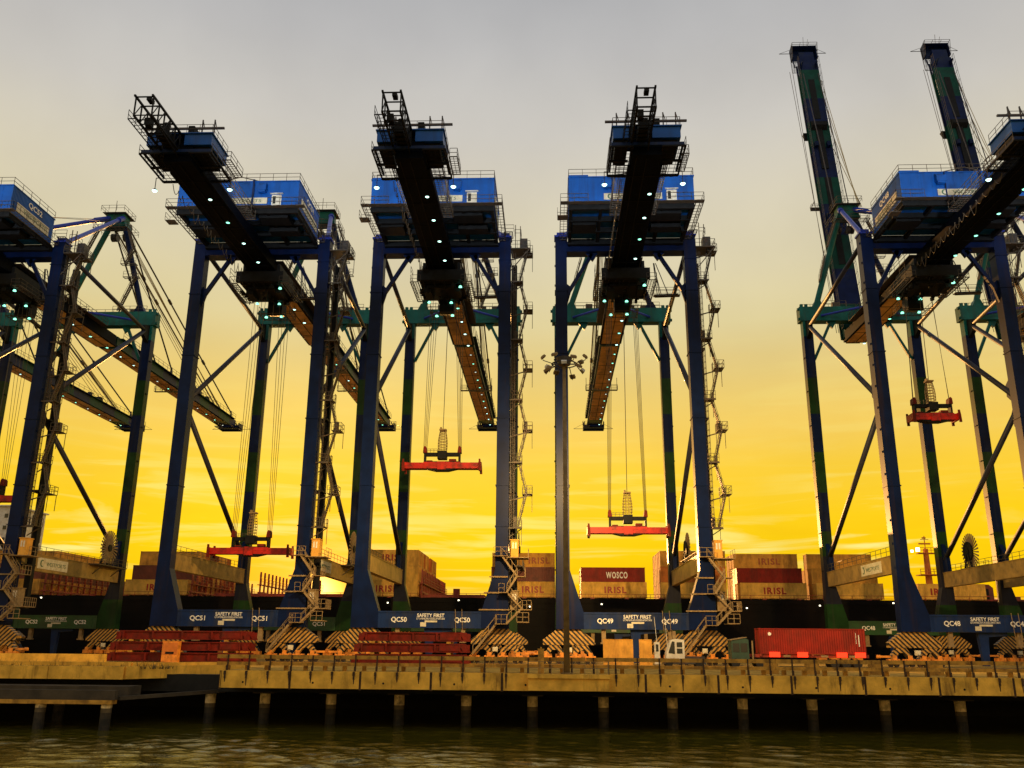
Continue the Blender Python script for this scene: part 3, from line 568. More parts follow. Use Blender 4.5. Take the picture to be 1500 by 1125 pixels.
    def bp_(s_, h=1.6):       # boom point in crane coordinates
        return Vector((0, HX[1]+s_*math.cos(ang)-h*math.sin(ang), HX[2]+s_*math.sin(ang)+h*math.cos(ang)))
    def stays(b):
        for s in (-1, 1):
            for k, (sb_, off) in enumerate(((24, 1.5), (60.5, 1.5))):
                a = Vector((s*1.4, 32.6, 77.6)); c = bp_(sb_)+Vector((s*off, 0, .4))
                if raised:
                    mid = (a+c)/2+Vector((0, 3.2 if k == 0 else -1.0, -2)); b.tube(a, mid, .1, 6); b.tube(mid, c, .1, 6)
                else:
                    b.tube(a, c, .16, 8)
                    for t in (.33, .66): p = a.lerp(c, t); q = a.lerp(c, t+.02); b.tube(p, q, .3, 8)
    P('fore_stay', ('stay', raised), stays, 'steel')
    def ropes(b):
        for s in (-1, 1):
            for i in range(4):
                if raised:
                    if s > 0: b.tube((1.9+.2*i, 30.0, 78.6), bp_(60-6*i, .6)+Vector((2.3, 0, 0)), .06, 5, cap=False)
                else: b.tube((s*(.5+.25*i), 33.4, 76.2), bp_(57-2*i)+Vector((s*(.5+.3*i), 0, 0)), .06, 5, cap=False)
    P('hoist_rope', ('brope', raised), ropes, 'stayrope')
    P('hoist_rope', 'hrope2', lambda b: b.tube((-.6, 30.4, 78.0), (-1.2, -3, 62), .04, 4).tube((.6, 30.4, 77.5), (1.2, -3, 62), .04, 4), 'rope')
    if raised:
        P('guide_rope', 'grope', lambda b: b.tube((-2.4, HX[1], 56), bp_(63, 0)+Vector((-3.6, 0, 0)), .05, 5).tube((-2.8, HX[1], 56), bp_(63, 0)+Vector((-3.0, 0, 0)), .05, 5), 'rope')
    # ---- trolley and cab
    TY = 3.0
    tr = P('trolley', 'trolley', lambda b: b.box(-3.2, -1.0, 0, 7, 52.2, 53.7).box(1.2, 3.2, 0, 7, 52.2, 53.7).box(-3.4, 3.4, -.4, .2, 52.0, 53.6).box(-3.4, 3.4, 6.8, 7.4, 51.9, 53.6).box(-2.2, 2.4, 1.5, 6, 51.6, 53.2).box(-2.6, -1.6, 2, 5, 51.0, 52).box(1.8, 2.6, 1.5, 4, 51.0, 52.2).box(-2.7, -2.3, 0.2, 7, 53.7, 54.9).box(2.3, 2.7, .2, 7, 53.7, 54.9).tube((-3, 1, 52.9), (3, 1, 52.9), .9, 12), 'dark', loc=(0, TY-3.5, 0))
    def clut(b):
        rg = random.Random(3)
        for i in range(60):
            x = rg.uniform(-3.6, 3.4); y = rg.uniform(-.5, 7.2); zz = rg.choice((51.0, 51.5, 52.0, 53.2, 53.7)); a, c, d = rg.uniform(.1, .6), rg.uniform(.1, .7), rg.uniform(.2, .9)
            b.box(x, x+a, y, y+c, zz, zz+d)
        for i in range(14):
            x = rg.uniform(-3.8, 3.6); b.tube((x, -.4, rg.uniform(51.2, 53.5)), (x+rg.uniform(-.5, .5), 7.2, rg.uniform(51.0, 53.5)), .07, 5)
    P('trolley_machinery', 'tclut', clut, 'dark', tr)
    P('trolley_platform', 'tplat', lambda b: b.grate(-4.3, -3.2, -.4, 7.2, 51.7, 3, 10, .06, .12).grate(3.2, 4.3, -.4, 7.2, 51.7, 3, 10, .06, .12).rail([(-4.3, 7.2, 51.7), (-4.3, -.4, 51.7), (-2.9, -.4, 51.7)], t=.05).rail([(4.3, 7.2, 51.7), (4.3, -.4, 51.7), (2.9, -.4, 51.7)], t=.05).rail([(-4.3, -.4, 53.0), (-4.3, 1.5, 53.0)], t=.05), 'rail', tr)
    cb = P('operator_cab', 'cab', lambda b: b.prism([(7.6, 49.9), (9.4, 50.3), (9.8, 51.2), (9.6, 52.4), (7.6, 52.4)], 'x', -1.1, 1.1).box(-1.5, 1.5, 7.4, 9.9, 52.4, 52.6), 'white' if False else 'dark', tr)
    P('cab_window', 'cabw', lambda b: b.box(-.95, .95, 7.55, 7.6, 50.9, 52.1), 'glass', tr)
    P('cab_railing', 'cabr', lambda b: b.grate(-2.4, 2.4, 7.5, 10.4, 50.1, 6, 4, .05, .1).rail([(-2.4, 7.5, 50.1), (-2.4, 10.4, 50.1), (2.4, 10.4, 50.1), (2.4, 7.5, 50.1)], t=.05), 'rail', tr)
    for i, (lx, ly, lz) in enumerate(((-2.6, 7.2, 51.6), (.7, 7.4, 51.6), (.8, 8.6, 50.0), (-1.6, 8.8, 50.0), (2.7, 1.0, 51.5))):
        P('trolley_lamp', 'tlamp', lambda b: b.tube((0, 0, -.1), (0, 0, .12), .26, 8, .16), 'lampgreen', tr, (lx, ly, lz))
    P('access_walkway', 'awalk', lambda b: b.box(4.4, 8.2, 3.8, 4.7, 51.3, 51.4).rail([(4.4, 3.8, 51.4), (8.2, 3.8, 51.4)], t=.05).rail([(4.4, 4.7, 51.4), (8.2, 4.7, 51.4)], t=.05).beam((5.2, 4, 51.4), (4.6, 4, 56.4), .1).beam((5.6, 4.6, 51.4), (4.6, 4.6, 56.4), .1).beam((6.5, 4, 51.4), (4.8, 4, 56.4), .1).beam((4.9, 4, 51.4), (4.5, 4, 56.4), .1).stair((4.6, 4.2, 51.3), (3.6, 10, 47.6) if False else (7.9, 4.2, 51.4), rail=False), 'steel')
    # ---- stairs and lift on the right landside leg
    def tower(b, k0, k1):
        for k in range(k0, k1):
            zz = 17.2+k*4.35
            left = k % 2 == 0
            x0, x1 = (10.35, 11.65) if left else (11.75, 13.05)
            b.box(x0, x1, -.3, 1.7, zz-.05, zz+.03); b.rail([(x0, -.3, zz), (x1, -.3, zz)], t=.05, step=.7)
            b.rail([((x0 if left else x1), -.3, zz), ((x0 if left else x1), 1.7, zz)], t=.05, step=1)
            b.rail([(x0, 1.7, zz), (x1, 1.7, zz)], t=.05, step=.45); b.rail([((x1 if left else x0), .9, zz), ((x1 if left else x0), 1.7, zz)], t=.05, step=.5)
            for xx_ in (x0+.05, x1-.05): b.beam((xx_, 1.6, zz-2.2), (xx_, 1.6, zz), .07)
            if k % 3 == 0: b.box(x0+.1, x0+.6, 1.0, 1.6, zz, zz+1.5)
            if left: b.beam((9.95, -.5, zz-.2), (x1, -.5, zz-.2), .16).beam((9.95, 1.2, zz-1.2), (x1, 1.2, zz-.1), .12)
            else: b.beam((9.95, .2, zz-.9), (x1-.2, .2, zz-.1), .14)
    P('stair_landing', 'landings', lambda b: tower(b, 0, 10), 'rail')
    for k in range(9):
        za = 17.2+k*4.35; xa, xb = (11.2, 12.3) if k % 2 == 0 else (12.3, 11.2)
        P('stair_flight', ('flight', k), lambda b: b.stair((xa, .1+.55*(k % 2), za), (xb, .1+.55*(k % 2), za+4.35), .62, step=.24), 'rail')
        P('ladder_cage', ('cage', k), lambda b: [b.path([(10.35+.32*math.cos(R(a)), .0+.36*math.sin(R(a)), za+q*.87) for a in range(-90, 100, 45)], .03, 4) for q in range(5)] and [b.beam((10.35+.32*math.cos(R(a)), .36*math.sin(R(a)), za), (10.35+.32*math.cos(R(a)), .36*math.sin(R(a)), za+4.35), .035) for a in (-90, -45, 0, 45, 90)], 'rail')
    P('ladder', 'ladder', lambda b: b.beam((10.12, -.25, 6.4), (10.12, -.25, 57), .06).beam((10.12, .2, 6.4), (10.12, .2, 57), .06) and [b.beam((10.12, -.25, zz*.45), (10.12, .2, zz*.45), .045) for zz in range(15, 126)], 'steel')
    P('lift_mast', 'mast', lambda b: b.box(9.95, 10.75, 2.2, 3.0, 6.4, 55.5) and [b.box(9.4, 10.8, .86, 3.05, zz, zz+.2) for zz in (12, 22, 32, 42, 52)], 'dark')
    hd_ = P('stair_head', 'head', lambda b: b.box(9.95, 12.7, -.9, 2.4, 56.7, 56.85).rail([(9.95, -.9, 56.85), (12.7, -.9, 56.85), (12.7, 2.4, 56.85)], t=.05, step=.9).rail([(10.5, -.9, 58.6), (11.4, -.9, 58.6), (11.4, 1, 58.6)], t=.05, step=.9).beam((12.6, -.8, 56.7), (10.0, -.8, 53.4), .12).beam((10.6, -.5, 56.8), (10.6, -.5, 60.6), .1).beam((11.3, -.5, 56.8), (11.3, -.5, 60.4), .1).grate(9.0, 10.2, -1.6, .5, 59.0, 3, 5, .05, .1).rail([(8.6, -1.6, 59), (10.4, -1.6, 59)], t=.05), 'rail')
    P('lift_cabin', 'lift0', lambda b: b.box(11.2, 12.3, .2, 1.6, 56.9, 58.8), 'steel', hd_)
    # lower stairs in front of the leg
    ys = -1.55
    pts = [((9.2, 13.3), (11.2, 10.7)), ((11.2, 10.7), (9.9, 8.7)), ((9.9, 8.7), (11.9, 6.6)), ((11.7, 6.6), (9.9, 4.85)), ((8.6, 4.85), (5.7, 1.2))]
    for k, (a, c) in enumerate(pts):
        yk = ys-.35*(k % 2)
        P('stair_flight', ('low', k), lambda b: b.stair((a[0], yk, a[1]), (c[0], yk, c[1]), .7), 'galv')
    P('stair_landing', 'lowland', lambda b: b.box(8.2, 9.9, ys-.6, -.86, 13.2, 13.28).rail([(8.2, ys-.6, 13.28), (9.9, ys-.6, 13.28)], t=.05, step=.8).box(9.95, 12.6, ys-.6, .8, 13.0, 13.1).rail([(12.6, ys-.6, 13.1), (12.6, .8, 13.1)], t=.05)
      .box(11.0, 12.2, ys-.8, -.3, 10.6, 10.68).rail([(12.2, ys-.8, 10.68), (12.2, -.3, 10.68)], t=.05, step=.7).box(8.9, 10.1, ys-.8, -.88, 8.6, 8.68).rail([(8.9, ys-.8, 8.68), (9.6, ys-.8, 8.68)], t=.05, step=.5)
      .box(11.4, 13.0, ys-.8, .6, 6.5, 6.6).rail([(11.9, ys-.8, 6.6), (13.0, ys-.8, 6.6), (13.0, .6, 6.6)], t=.05, step=.5).box(8.5, 10.0, ys-.8, -.88, 4.77, 4.85).rail([(8.5, ys-.8, 4.85), (10, ys-.8, 4.85)], t=.05, step=.7)
      .rail([(11.2, ys-.8, 5.1), (12.7, ys-.8, 5.1)], t=.06, step=.6).box(11.2, 12.7, ys-.8, .4, 5.0, 5.1)
      .box(7.6, 9.95, -1.05, -.86, 10.6, 10.78).box(6.9, 9.95, -1.05, -.86, 8.6, 8.78).box(6.3, 10.2, -1.05, -.86, 6.5, 6.66), 'galv')
    for zz, mm in ((13.1, 'cream2'), (6.6, 'galv')):
        lc = P('lift_cabin', ('lift', mm), lambda b: b.box(10.3, 11.3, -.8, .6, zz, zz+2.3).box(10.2, 11.4, -.9, .7, zz+2.3, zz+2.4), mm)
        P('cabin_window', ('liftw', mm), lambda b: b.box(10.5, 10.7, -.83, -.8, zz+1.2, zz+2.0).box(10.85, 11.05, -.83, -.8, zz+1.2, zz+2.0), 'white', lc)
    return root
def crescent(b, x0, x1, y, zz, r):
    pts = [(y+r*math.cos(t), zz+r*math.sin(t)) for t in [R(60+i*24) for i in range(11)]]
    pts += [(y+.22*r+.72*r*math.cos(t), zz+.72*r*math.sin(t)) for t in [R(300-i*24) for i in range(11)]]
    b.prism(pts, 'x', min(x0, x1), max(x0, x1))
def crescenty(b, y0, y1, x, zz, r):
    pts = [(x+r*math.cos(t), zz+r*math.sin(t)) for t in [R(60+i*24) for i in range(11)]]
    pts += [(x+.22*r+.72*r*math.cos(t), zz+.72*r*math.sin(t)) for t in [R(300-i*24) for i in range(11)]]
    b.prism(pts, 'y', y0, y1)
CR = {52: -80.94, 51: -41.62, 50: -15.48, 49: 10.755, 48: 53.75, 47: 81.12}
crane(53, -106.4, label='gantry crane beyond the left edge, only its lowered boom tip and rear leg showing')
crane(52, CR[52], label='leftmost gantry crane with green sill beam lettered QC52, half cut off by the picture edge')
crane(51, CR[51], label='blue gantry crane with sill beam lettered QC51 behind the longer red steel stack')
crane(50, CR[50], label='blue gantry crane with sill beam lettered QC50, lit sunset gap between its legs')
crane(49, CR[49], label='blue gantry crane with sill beam lettered QC49 directly behind the tall light mast')
crane(48, CR[48], True, label='gantry crane lettered QC48 with raised boom, right of the red trailer container')
crane(47, CR[47], True, label='rightmost gantry crane, only its raised boom and left waterside leg inside the picture')

# ------------------------------------------------------------------ spreaders hanging from the trolleys
def spreader(X, y, zz, half, label, ztop=52.0):
    r = thing('container_spreader', label, 'spreader', (X, y, zz), group='red spreaders hanging below the cranes')
    P = lambda n, k, f, m_, p=r, loc=(0, 0, 0): O(n, f, m_, p, loc, key=(k, half) if k[0] == '*' else k)
    P('main_frame', '*mf', lambda b: b.box(-half+.1, half-.1, -.75, -.35, -.42, .42).box(-half+.1, half-.1, .35, .75, -.42, .42).box(-2.6, 2.6, -.8, .8, .05, .5).box(-.6, .6, -.95, .95, -.6, .55), 'red')
    P('end_beam', '*eb', lambda b: [b.box(s*half-.17, s*half+.17, -1.22, 1.22, -.5, .45) for s in (-1, 1)], 'red')
    P('guide_flipper', '*fp', lambda b: [b.prism([(s*half-.1, -.9), (s*half+.25, -.9), (s*half+.2, .2), (s*half+.12, .85), (s*half-.12, .85)], 'y', yy-.1, yy+.1) for s in (-1, 1) for yy in (-1.2, 1.2)], 'oldred')
    P('twist_lock', '*tw', lambda b: [b.tube((s*half, yy, -.8), (s*half, yy, -.5), .09, 6) for s in (-1, 1) for yy in (-1.1, 1.1)], 'dark')
    P('underframe', '*uf', lambda b: b.prism([(-2.2, -.42), (2.2, -.42), (.9, -.72), (-.9, -.72)], 'y', -.7, .7).box(-2.4, 2.4, -.6, .6, .5, .62), 'dark')
    P('motor_box', 'sm', lambda b: b.box(1.0, 2.0, -.4, .4, .62, 1.0).box(-2.2, -1.4, -.4, .4, .55, .8), 'oldred')
    hb = P('head_block', 'hb', lambda b: b.box(-2.5, 2.5, -.3, .3, 1.45, 1.95).box(-.65, .65, -.7, .7, 1.0, 2.15).box(-2.6, -2.35, -.5, .5, .5, 2.2).box(2.35, 2.6, -.5, .5, .5, 2.2), 'dark')
    P('sheave_block', 'shb', lambda b: [b.prism([(s*2.2, 1.9), (s*2.75, 1.9), (s*2.7, 2.7), (s*2.5, 2.9), (s*2.3, 2.7)], 'y', -.55, .55) for s in (-1, 1)], 'oldred', hb)
    P('railing', 'hbr', lambda b: b.rail([(-2.2, -.4, 1.95), (-.7, -.4, 1.95)], h=.5, t=.05, step=.5), 'rail', hb)
    def basket(b):
        n = 10
        for k in range(8):
            za = 2.15+k*.4; ra = .62+(.12*math.sin(k/7*math.pi))-.02*k; zb = za+.4; rb = .62+(.12*math.sin((k+1)/7*math.pi))-.02*(k+1)
            for i in range(n):
                t0, t1 = 2*math.pi*i/n, 2*math.pi*(i+1)/n
                b.beam((ra*math.cos(t0), ra*math.sin(t0), za), (ra*math.cos(t1), ra*math.sin(t1), za), .07); b.beam((ra*math.cos(t0), ra*math.sin(t0), za), (rb*math.cos(t0), rb*math.sin(t0), zb), .05)
        b.box(-.5, .5, -.5, .5, 5.2, 5.4); b.box(-.42, -.2, -.3, .3, 5.4, 5.7)
    P('cable_basket', 'basket', basket, 'galv')
    hh = ztop-zz
    def rp(b):
        for s in (-1, 1):
            for i in range(4): b.tube((s*2.5+(i-1.5)*.12, (i-1.5)*.22, 2.6), (s*1.9+(i-1.5)*.3, (i-1.5)*.7, hh), .035, 4, cap=False)
        b.tube((0, 0, 5.4), (.25, 0, hh), .05, 5, cap=False)
    O('hoist_rope', rp, 'rope', r)
    return r
spreader(CR[52], 6, 21.7, 5.5, 'red spreader end entering from the left edge beside the white ship block', 52)
spreader(CR[51], 5.8, 14.45, 5.55, 'red spreader hanging lowest, in front of the stacked containers left of the sun')
spreader(CR[50], 7.5, 26.75, 5.45, 'red spreader hanging in open yellow sky between the QC50 crane legs')
spreader(CR[49], 7.5, 17.65, 5.5, 'red spreader hanging above the red container lettered WOSCO')
spreader(CR[48], 6.1, 33.4, 3.1, 'short retracted red spreader hanging high at the right under the QC48 crane')
ORD = ['front', 'second', 'third', 'fourth', 'fifth', 'sixth', 'seventh', 'eighth', 'ninth', 'tenth', 'eleventh', 'twelfth', 'thirteenth', 'fourteenth', 'fifteenth', 'sixteenth', 'seventeenth']
# ------------------------------------------------------------------ water, wharf
import numpy as np
def make_water():
    x0, x1, y0, y1, st = -56, 56, -108, -33, .22
    nx, ny = int((x1-x0)/st)+1, int((y1-y0)/st)+1
    X_, Y_ = np.meshgrid(np.linspace(x0, x1, nx), np.linspace(y0, y1, ny)); Z_ = np.zeros_like(X_)
    rg = np.random.default_rng(5)
    for k in range(60):
        wl = .62*(4.2/.62)**rg.random(); th = rg.normal(1.35, .55); kk = 2*np.pi/wl
        Z_ += .0027*wl**.9*np.sin(kk*(X_*np.cos(th)+Y_*np.sin(th))+rg.random()*6.3)
    gust = .75+.5*np.sin(X_*.09+1.3*np.sin(Y_*.11))*np.sin(Y_*.13+X_*.04)
    ed = np.clip(np.minimum.reduce([X_-x0, x1-X_, Y_-y0, y1-Y_])/3, 0, 1)
    Z_ = -4.6+Z_*gust*ed
    co_ = np.stack([X_, Y_, Z_], -1).reshape(-1, 3).astype(np.float32)
    i_ = np.arange(nx*ny).reshape(ny, nx); q = np.stack([i_[:-1, :-1], i_[:-1, 1:], i_[1:, 1:], i_[1:, :-1]], -1).reshape(-1, 4)
    n0 = len(co_)
    B = [(-3000, -600), (3000, -600), (3000, 5000), (-3000, 5000)]; I = [(x0, y0), (x1, y0), (x1, y1), (x0, y1)]
    vs = [tuple(v) for v in co_]+[(x, y, -4.6) for x, y in B]+[(x, y, -4.6) for x, y in I]
    fs = [tuple(f) for f in q.tolist()]+[(n0+k, n0+(k+1) % 4, n0+4+(k+1) % 4, n0+4+k) for k in range(4)]
    me = bpy.data.meshes.new('water'); me.from_pydata(vs, [], fs); me.update(); me.materials.append(MATS['water'])
    for p in me.polygons: p.use_smooth = True
    o = bpy.data.objects.new('water', me); COL.objects.link(o); return struct(o)
make_water()
def deckf(b):
    top = [(-260, -38), (-37, -38), (-33.2, -31.5), (-28.4, -29.5), (-28.4, -38), (260, -38), (260, 38), (-260, 38)]
    b.prism(top, 'z', -.5, 0)
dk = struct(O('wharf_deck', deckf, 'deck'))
struct(O('under_light_blocker', lambda b: b.box(-260, 260, -14, -13, -6, -.5), 'underblack'))  # added black wall that blocks light passing under the deck
for yy in (0, GA): struct(O('crane_rail', lambda b: b.box(-200, 200, yy-.06, yy+.06, .004, .06), 'steel'))
# edge beam, one piece between each pair of joints
wb = thing('wharf_edge_beam', 'pale stained concrete beam along the wharf edge facing the water, right of the corner', 'beam', (0, -38, 0))
xs = [-28.4+6.06*i for i in range(0, 18)]
for i, (a, c) in enumerate(zip(xs, xs[1:])):
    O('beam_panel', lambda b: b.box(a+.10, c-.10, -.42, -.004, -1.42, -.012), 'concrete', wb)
    O('weep_hole', lambda b: b.tube((a+2.0, -.43, -.95), (a+2.0, -.38, -.95), .09, 10), 'dark', wb)
    O('joint_stain', lambda b: b.box(a-.098, a+.098, -.38, -.05, -1.52, -.02), 'rustjoint', wb)
O('end_face', lambda b: b.box(-28.42, -28.365, -.4, 8, -1.4, -.02), 'concrete', wb)
lb = thing('wharf_edge_beam', 'pale concrete wharf edge at far left with dry weeds, stepping back before the corner', 'beam', (0, -38, 0))
for a, c in ((-75, -66), (-66, -58), (-58, -50), (-50, -43.6), (-43.6, -36.9)):
    O('beam_panel', lambda b: b.box(a+.03, c-.03, -.4, -.004, -.85, .22), 'concrete', lb)
for (ax, ay), (cx, cy) in (((-36.9, 0), (-33.2, 6.3)), ((-33.1, 6.4), (-28.6, 8.3))):
    O('beam_panel', lambda b: b.beam((ax, ay-.2, -.3), (cx, cy-.2, -.3), .4, 1.05), 'concrete', lb)
O('kerb', lambda b: b.box(-75, -37, 1.0, 1.35, .22, .55).beam((-37, 1.2, .35), (-33, 7, .35), .3, .3).beam((-33, 7, .35), (-28, 9, .35), .3, .3), 'concrete', lb)
def weeds(b):
    for i in range(420):
        x = -62+random.random()*28; y = -37.4+random.random()*2.6; h = .25+.7*random.random()*random.random()
        for k in range(3):
            a = random.random()*6.3; d = Vector((math.cos(a), math.sin(a), 0)); p = Vector((x, y, .0))
            b.poly([p-d.cross(Vector((0, 0, 1)))*.05, p+d.cross(Vector((0, 0, 1)))*.03, p+d*h*.7+Vector((0, 0, h))])
wd = O('dry_weeds', weeds, 'weed'); wd['kind'] = 'stuff'; wd['label'] = 'dry weeds and litter along the left wharf edge'; wd['category'] = 'weeds'
lw = tag(O('low_wall', lambda b: b.prism([(-24.6, 0), (-24.0, 0), (-24.1, 1.05), (-24.5, 1.05)], 'x', -90, -45.5), 'concrete'), 'long low concrete kerb wall in front of the left crane wheels', 'wall')
# piles in rows under the deck
PX = [-30.67, -25.69, -19.69, -13.55, -7.56, -1.66, 4.61, 10.66, 16.79, 22.81, 29.08, 35.53, 42, -44.5, -50.5]
def near(x): 
    return ['the far left edge', 'the left corner'][x > -40] if x < -29 else 'the wharf edge'
for j, yy in enumerate((-34,)):
    for i, x in enumerate(sorted(PX)):
        t_ = thing('concrete_pile', '%s pale-topped concrete pile from the left under the wharf edge' % ORD[i].replace('front', 'first'), 'pile', (x, yy, 0), group='piles under the wharf')
        O('shaft', lambda b: b.tube((0, 0, -7), (0, 0, -2.05), .46, 14), 'pile' if j == 0 else 'shadepile', t_, key=('pshaft', j > 0), smooth=False)
        O('cap_plate', lambda b: b.box(-.95, .95, -.7, .7, -2.05, -1.95), 'darkconcrete', t_, key='pcap')
for yy in (-34, -26, -18): struct(O('cap_beam', lambda b: b.box(-90, 90, yy-.7, yy+.7, -1.95, -.5), 'underblack'))
# lower jetty at the left
ji = thing('lower_jetty', 'dark lower jetty beam on two pale piles at the bottom left', 'jetty', (0, -42, 0))
O('beam', lambda b: b.box(-60, -35.6, -.3, .3, -2.3, -1.55).box(-60, -35.2, 1.2, 3.6, -2.2, -1.3), 'darkconcrete', ji)
O('flange', lambda b: b.box(-60, -35.7, -.55, .45, -2.62, -2.31), 'raildeck', ji)
O('brace_beam', lambda b: b.beam((-35.6, .5, -2.2), (-29.5, 8, -1.9), .4, .3), 'darkconcrete', ji)
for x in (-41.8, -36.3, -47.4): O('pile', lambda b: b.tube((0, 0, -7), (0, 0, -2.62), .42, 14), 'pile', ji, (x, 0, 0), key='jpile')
# guard rail on the edge
gr_ = thing('guard_rail', 'tan two-bar guard rail on square posts along the wharf edge', 'railing', (0, -38, 0))
for (a, c) in [(-29+8*i, -29+8*i+7.96) for i in range(10)]:
    O('top_bar', lambda b: b.box(a, c, .1, .3, .98, 1.3), 'raildeck', gr_)
    O('lower_bar', lambda b: b.box(a, c, .1, .28, .42, .70), 'raildeck', gr_)
for i in range(42):
    x = -28+1.86*i
    if -2.2 < x < 4.9 and False: continue
    O('post', lambda b: b.box(-.05, .05, -.02, .09, -.05, 1.3).box(-.09, .09, -.12, -.02, .0, .4), 'rustjoint', gr_, (x, 0, 0), key='gpost')
    if not -2.4 < x < 5.0:
        O('bracket', lambda b: b.box(-.07, .07, -.52, -.425, -.62, -.02).box(-.1, .1, -.56, -.5, -.35, -.05), 'rustjoint', gr_, (x, 0, 0), key='gbr')
for i in range(42):
    x = -28+1.86*i
    if -2.4 < x < 5.0: continue
    h_ = .25+.55*random.random()
    O('rust_run', lambda b: b.poly([(-.07, -.424, -.6), (.07, -.424, -.6), (.03, -.424, -.6-h_), (-.03, -.424, -.6-h_)]), 'rustjoint', gr_, (x, 0, 0))
for i in range(46): O('stub_post', lambda b: b.box(-.17, .17, .9, 1.2, 0, .52), 'raildeck', gr_, (-28.3+1.72*i, 0, 0), key='gstub')
# lamp mast on its platform
mpf = thing('mast_platform', 'concrete platform with thin handrail jutting from the wharf under the light mast', 'platform', (0, -38, 0))
O('slab', lambda b: b.box(-1.95, 4.85, -2.2, -.44, -.34, -.02), 'concrete', mpf)
O('apron', lambda b: b.box(-1.9, 4.8, -2.0, -.46, -1.32, -.34), 'concrete', mpf)
O('handrail', lambda b: b.rail([(-1.9, -2.1, -.02), (1.0, -2.1, -.02)], h=1.0, t=.04, step=1.0).rail([(1.8, -2.1, -.02), (4.8, -2.1, -.02), (4.8, -.5, -.02)], h=1.0, t=.04, step=.9), 'galv', mpf)
tag(O('concrete_post', lambda b: b.box(-.25, .25, -.25, .25, 0, 1.95).box(-.28, .28, -.28, .28, 1.95, 2.02).tube((0, 0, 2.02), (0, 0, 2.16), .06, 6), 'raildeck', None, (-.85, -38.9, -.018)), 'square tan post standing on the mast platform left of the light mast', 'post')
lm = thing('light_mast', 'tall slim steel light mast with a ring of floodlights in front of the QC49 crane', 'lamp post', (1.32, -39.0, -.02))
O('pole', lambda b: b.tube((0, 0, .1), (0, 0, 27.6), .26, 16, .15).tube((0, 0, 0), (0, 0, .12), .5, 16), 'mastpaint', lm, smooth=True)
O('head_frame', lambda b: b.tube((0, 0, 27.2), (0, 0, 27.9), .55, 12, .75).path([(1.15*math.cos(2*math.pi*i/16), 1.15*math.sin(2*math.pi*i/16), 27.3) for i in range(17)], .06).box(-1.2, 1.2, -.05, .05, 27.25, 27.35).box(-.05, .05, -1.2, 1.2, 27.25, 27.35), 'steel', lm)
for i in range(14):
    a = 2*math.pi*i/14+.2; rr = 2.0 if i % 2 else 1.75; zz = 27.0+(.55 if i % 2 else -.35)+.25*math.sin(i*2.1)
    fx, fy = rr*math.cos(a), rr*math.sin(a)
    O('lamp_arm', lambda b: b.beam((1.1*math.cos(a), 1.1*math.sin(a), 27.3), (fx, fy, zz-.2), .06).beam((fx, fy, zz-.2), (fx, fy, zz), .05), 'steel', lm)
    O('floodlight', lambda b: b.prism([(-.23, -.1), (.23, -.1), (.16, .1), (-.16, .1)], 'x', -.25, .25).box(-.22, .22, -.2, .2, -.13, -.1), 'galv' if i % 5 else 'white', lm, (fx, fy, zz+.15), (R(38), 0, a+R(90)), key=('flood', i % 5 == 0))

for i, (dx, dy, dz) in enumerate(((-1.0, .62, -.22), (-.25, 1, -.24), (.35, 1, -.24), (1.0, .62, -.22))):
    l = bpy.data.lights.new('mast_flood', 'SPOT'); l.energy = 85000 if i < 4 else 9000; l.color = (1, .62, .22); l.spot_size = R(76 if i < 4 else 110); l.spot_blend = .8; l.shadow_soft_size = .5
    lo = bpy.data.objects.new('mast_flood', l); COL.objects.link(lo); lo.parent = lm; d_ = Vector((dx, dy, dz)).normalized(); lo.location = Vector((0, 0, 27.6))+Vector((d_.x, d_.y, 0))*2.6
    lo.rotation_euler = d_.to_track_quat('-Z', 'Y').to_euler()

# ------------------------------------------------------------------ containers
CL, CW, CH = 12.19, 2.44, 2.88
def cont_body(b):
    t = .12
    for x in (0, CL-t):
        for y in (0, CW-t): b.box(x, x+t, y, y+t, 0, CH)
    for zz in (0, CH-t):
        for y in (0, CW-.1): b.box(t, CL-t, y, y+.1, zz, zz+t)
        for x in (0, CL-.1): b.box(x, x+.1, t, CW-t, zz, zz+t)
    n = 44; L0 = CL-2*t
    for y0, sg in ((.03, 1), (CW-.03, -1)):
        k = len(b.v); pr = []
        for i in range(n):
            u = t+L0*i/n; d = L0/n
            pr += [(u, y0), (u+d*.3, y0), (u+d*.5, y0+sg*.045), (u+d*.8, y0+sg*.045)]
        pr.append((CL-t, y0))
        for x, y in pr: b.v += [(x, y, t), (x, y, CH-t)]
        for i in range(len(pr)-1): b.f.append((k+2*i, k+2*i+2, k+2*i+3, k+2*i+1))
    for xx in (0, CL-.14):
        for yy in (0, CW-.14):
            for q_ in (0, CH-.12): b.box(xx-.02, xx+.16, yy-.02, yy+.16, q_-.02, q_+.14)
    b.poly([(0, 0, CH-.02), (CL, 0, CH-.02), (CL, CW, CH-.02), (0, CW, CH-.02)])
    b.poly([(0, 0, .1), (CL, 0, .1), (CL, CW, .1), (0, CW, .1)])
    b.poly([(.05, .1, .1), (.05, CW-.1, .1), (.05, CW-.1, CH-.1), (.05, .1, CH-.1)])
def cont_door(b):
    for y0, y1 in ((.14, CW/2-.01), (CW/2+.01, CW-.14)):
        b.box(CL-.07, CL-.03, y0, y1, .14, CH-.14)
        for f in (.3, .7):
            y = y0+(y1-y0)*f; b.tube((CL, y, .12), (CL, y, CH-.12), .03, 5)
        for zz in (.5, 1.1, 1.7, 2.3): b.box(CL-.03, CL-.01, y0+.05, y1-.05, zz, zz+.05)
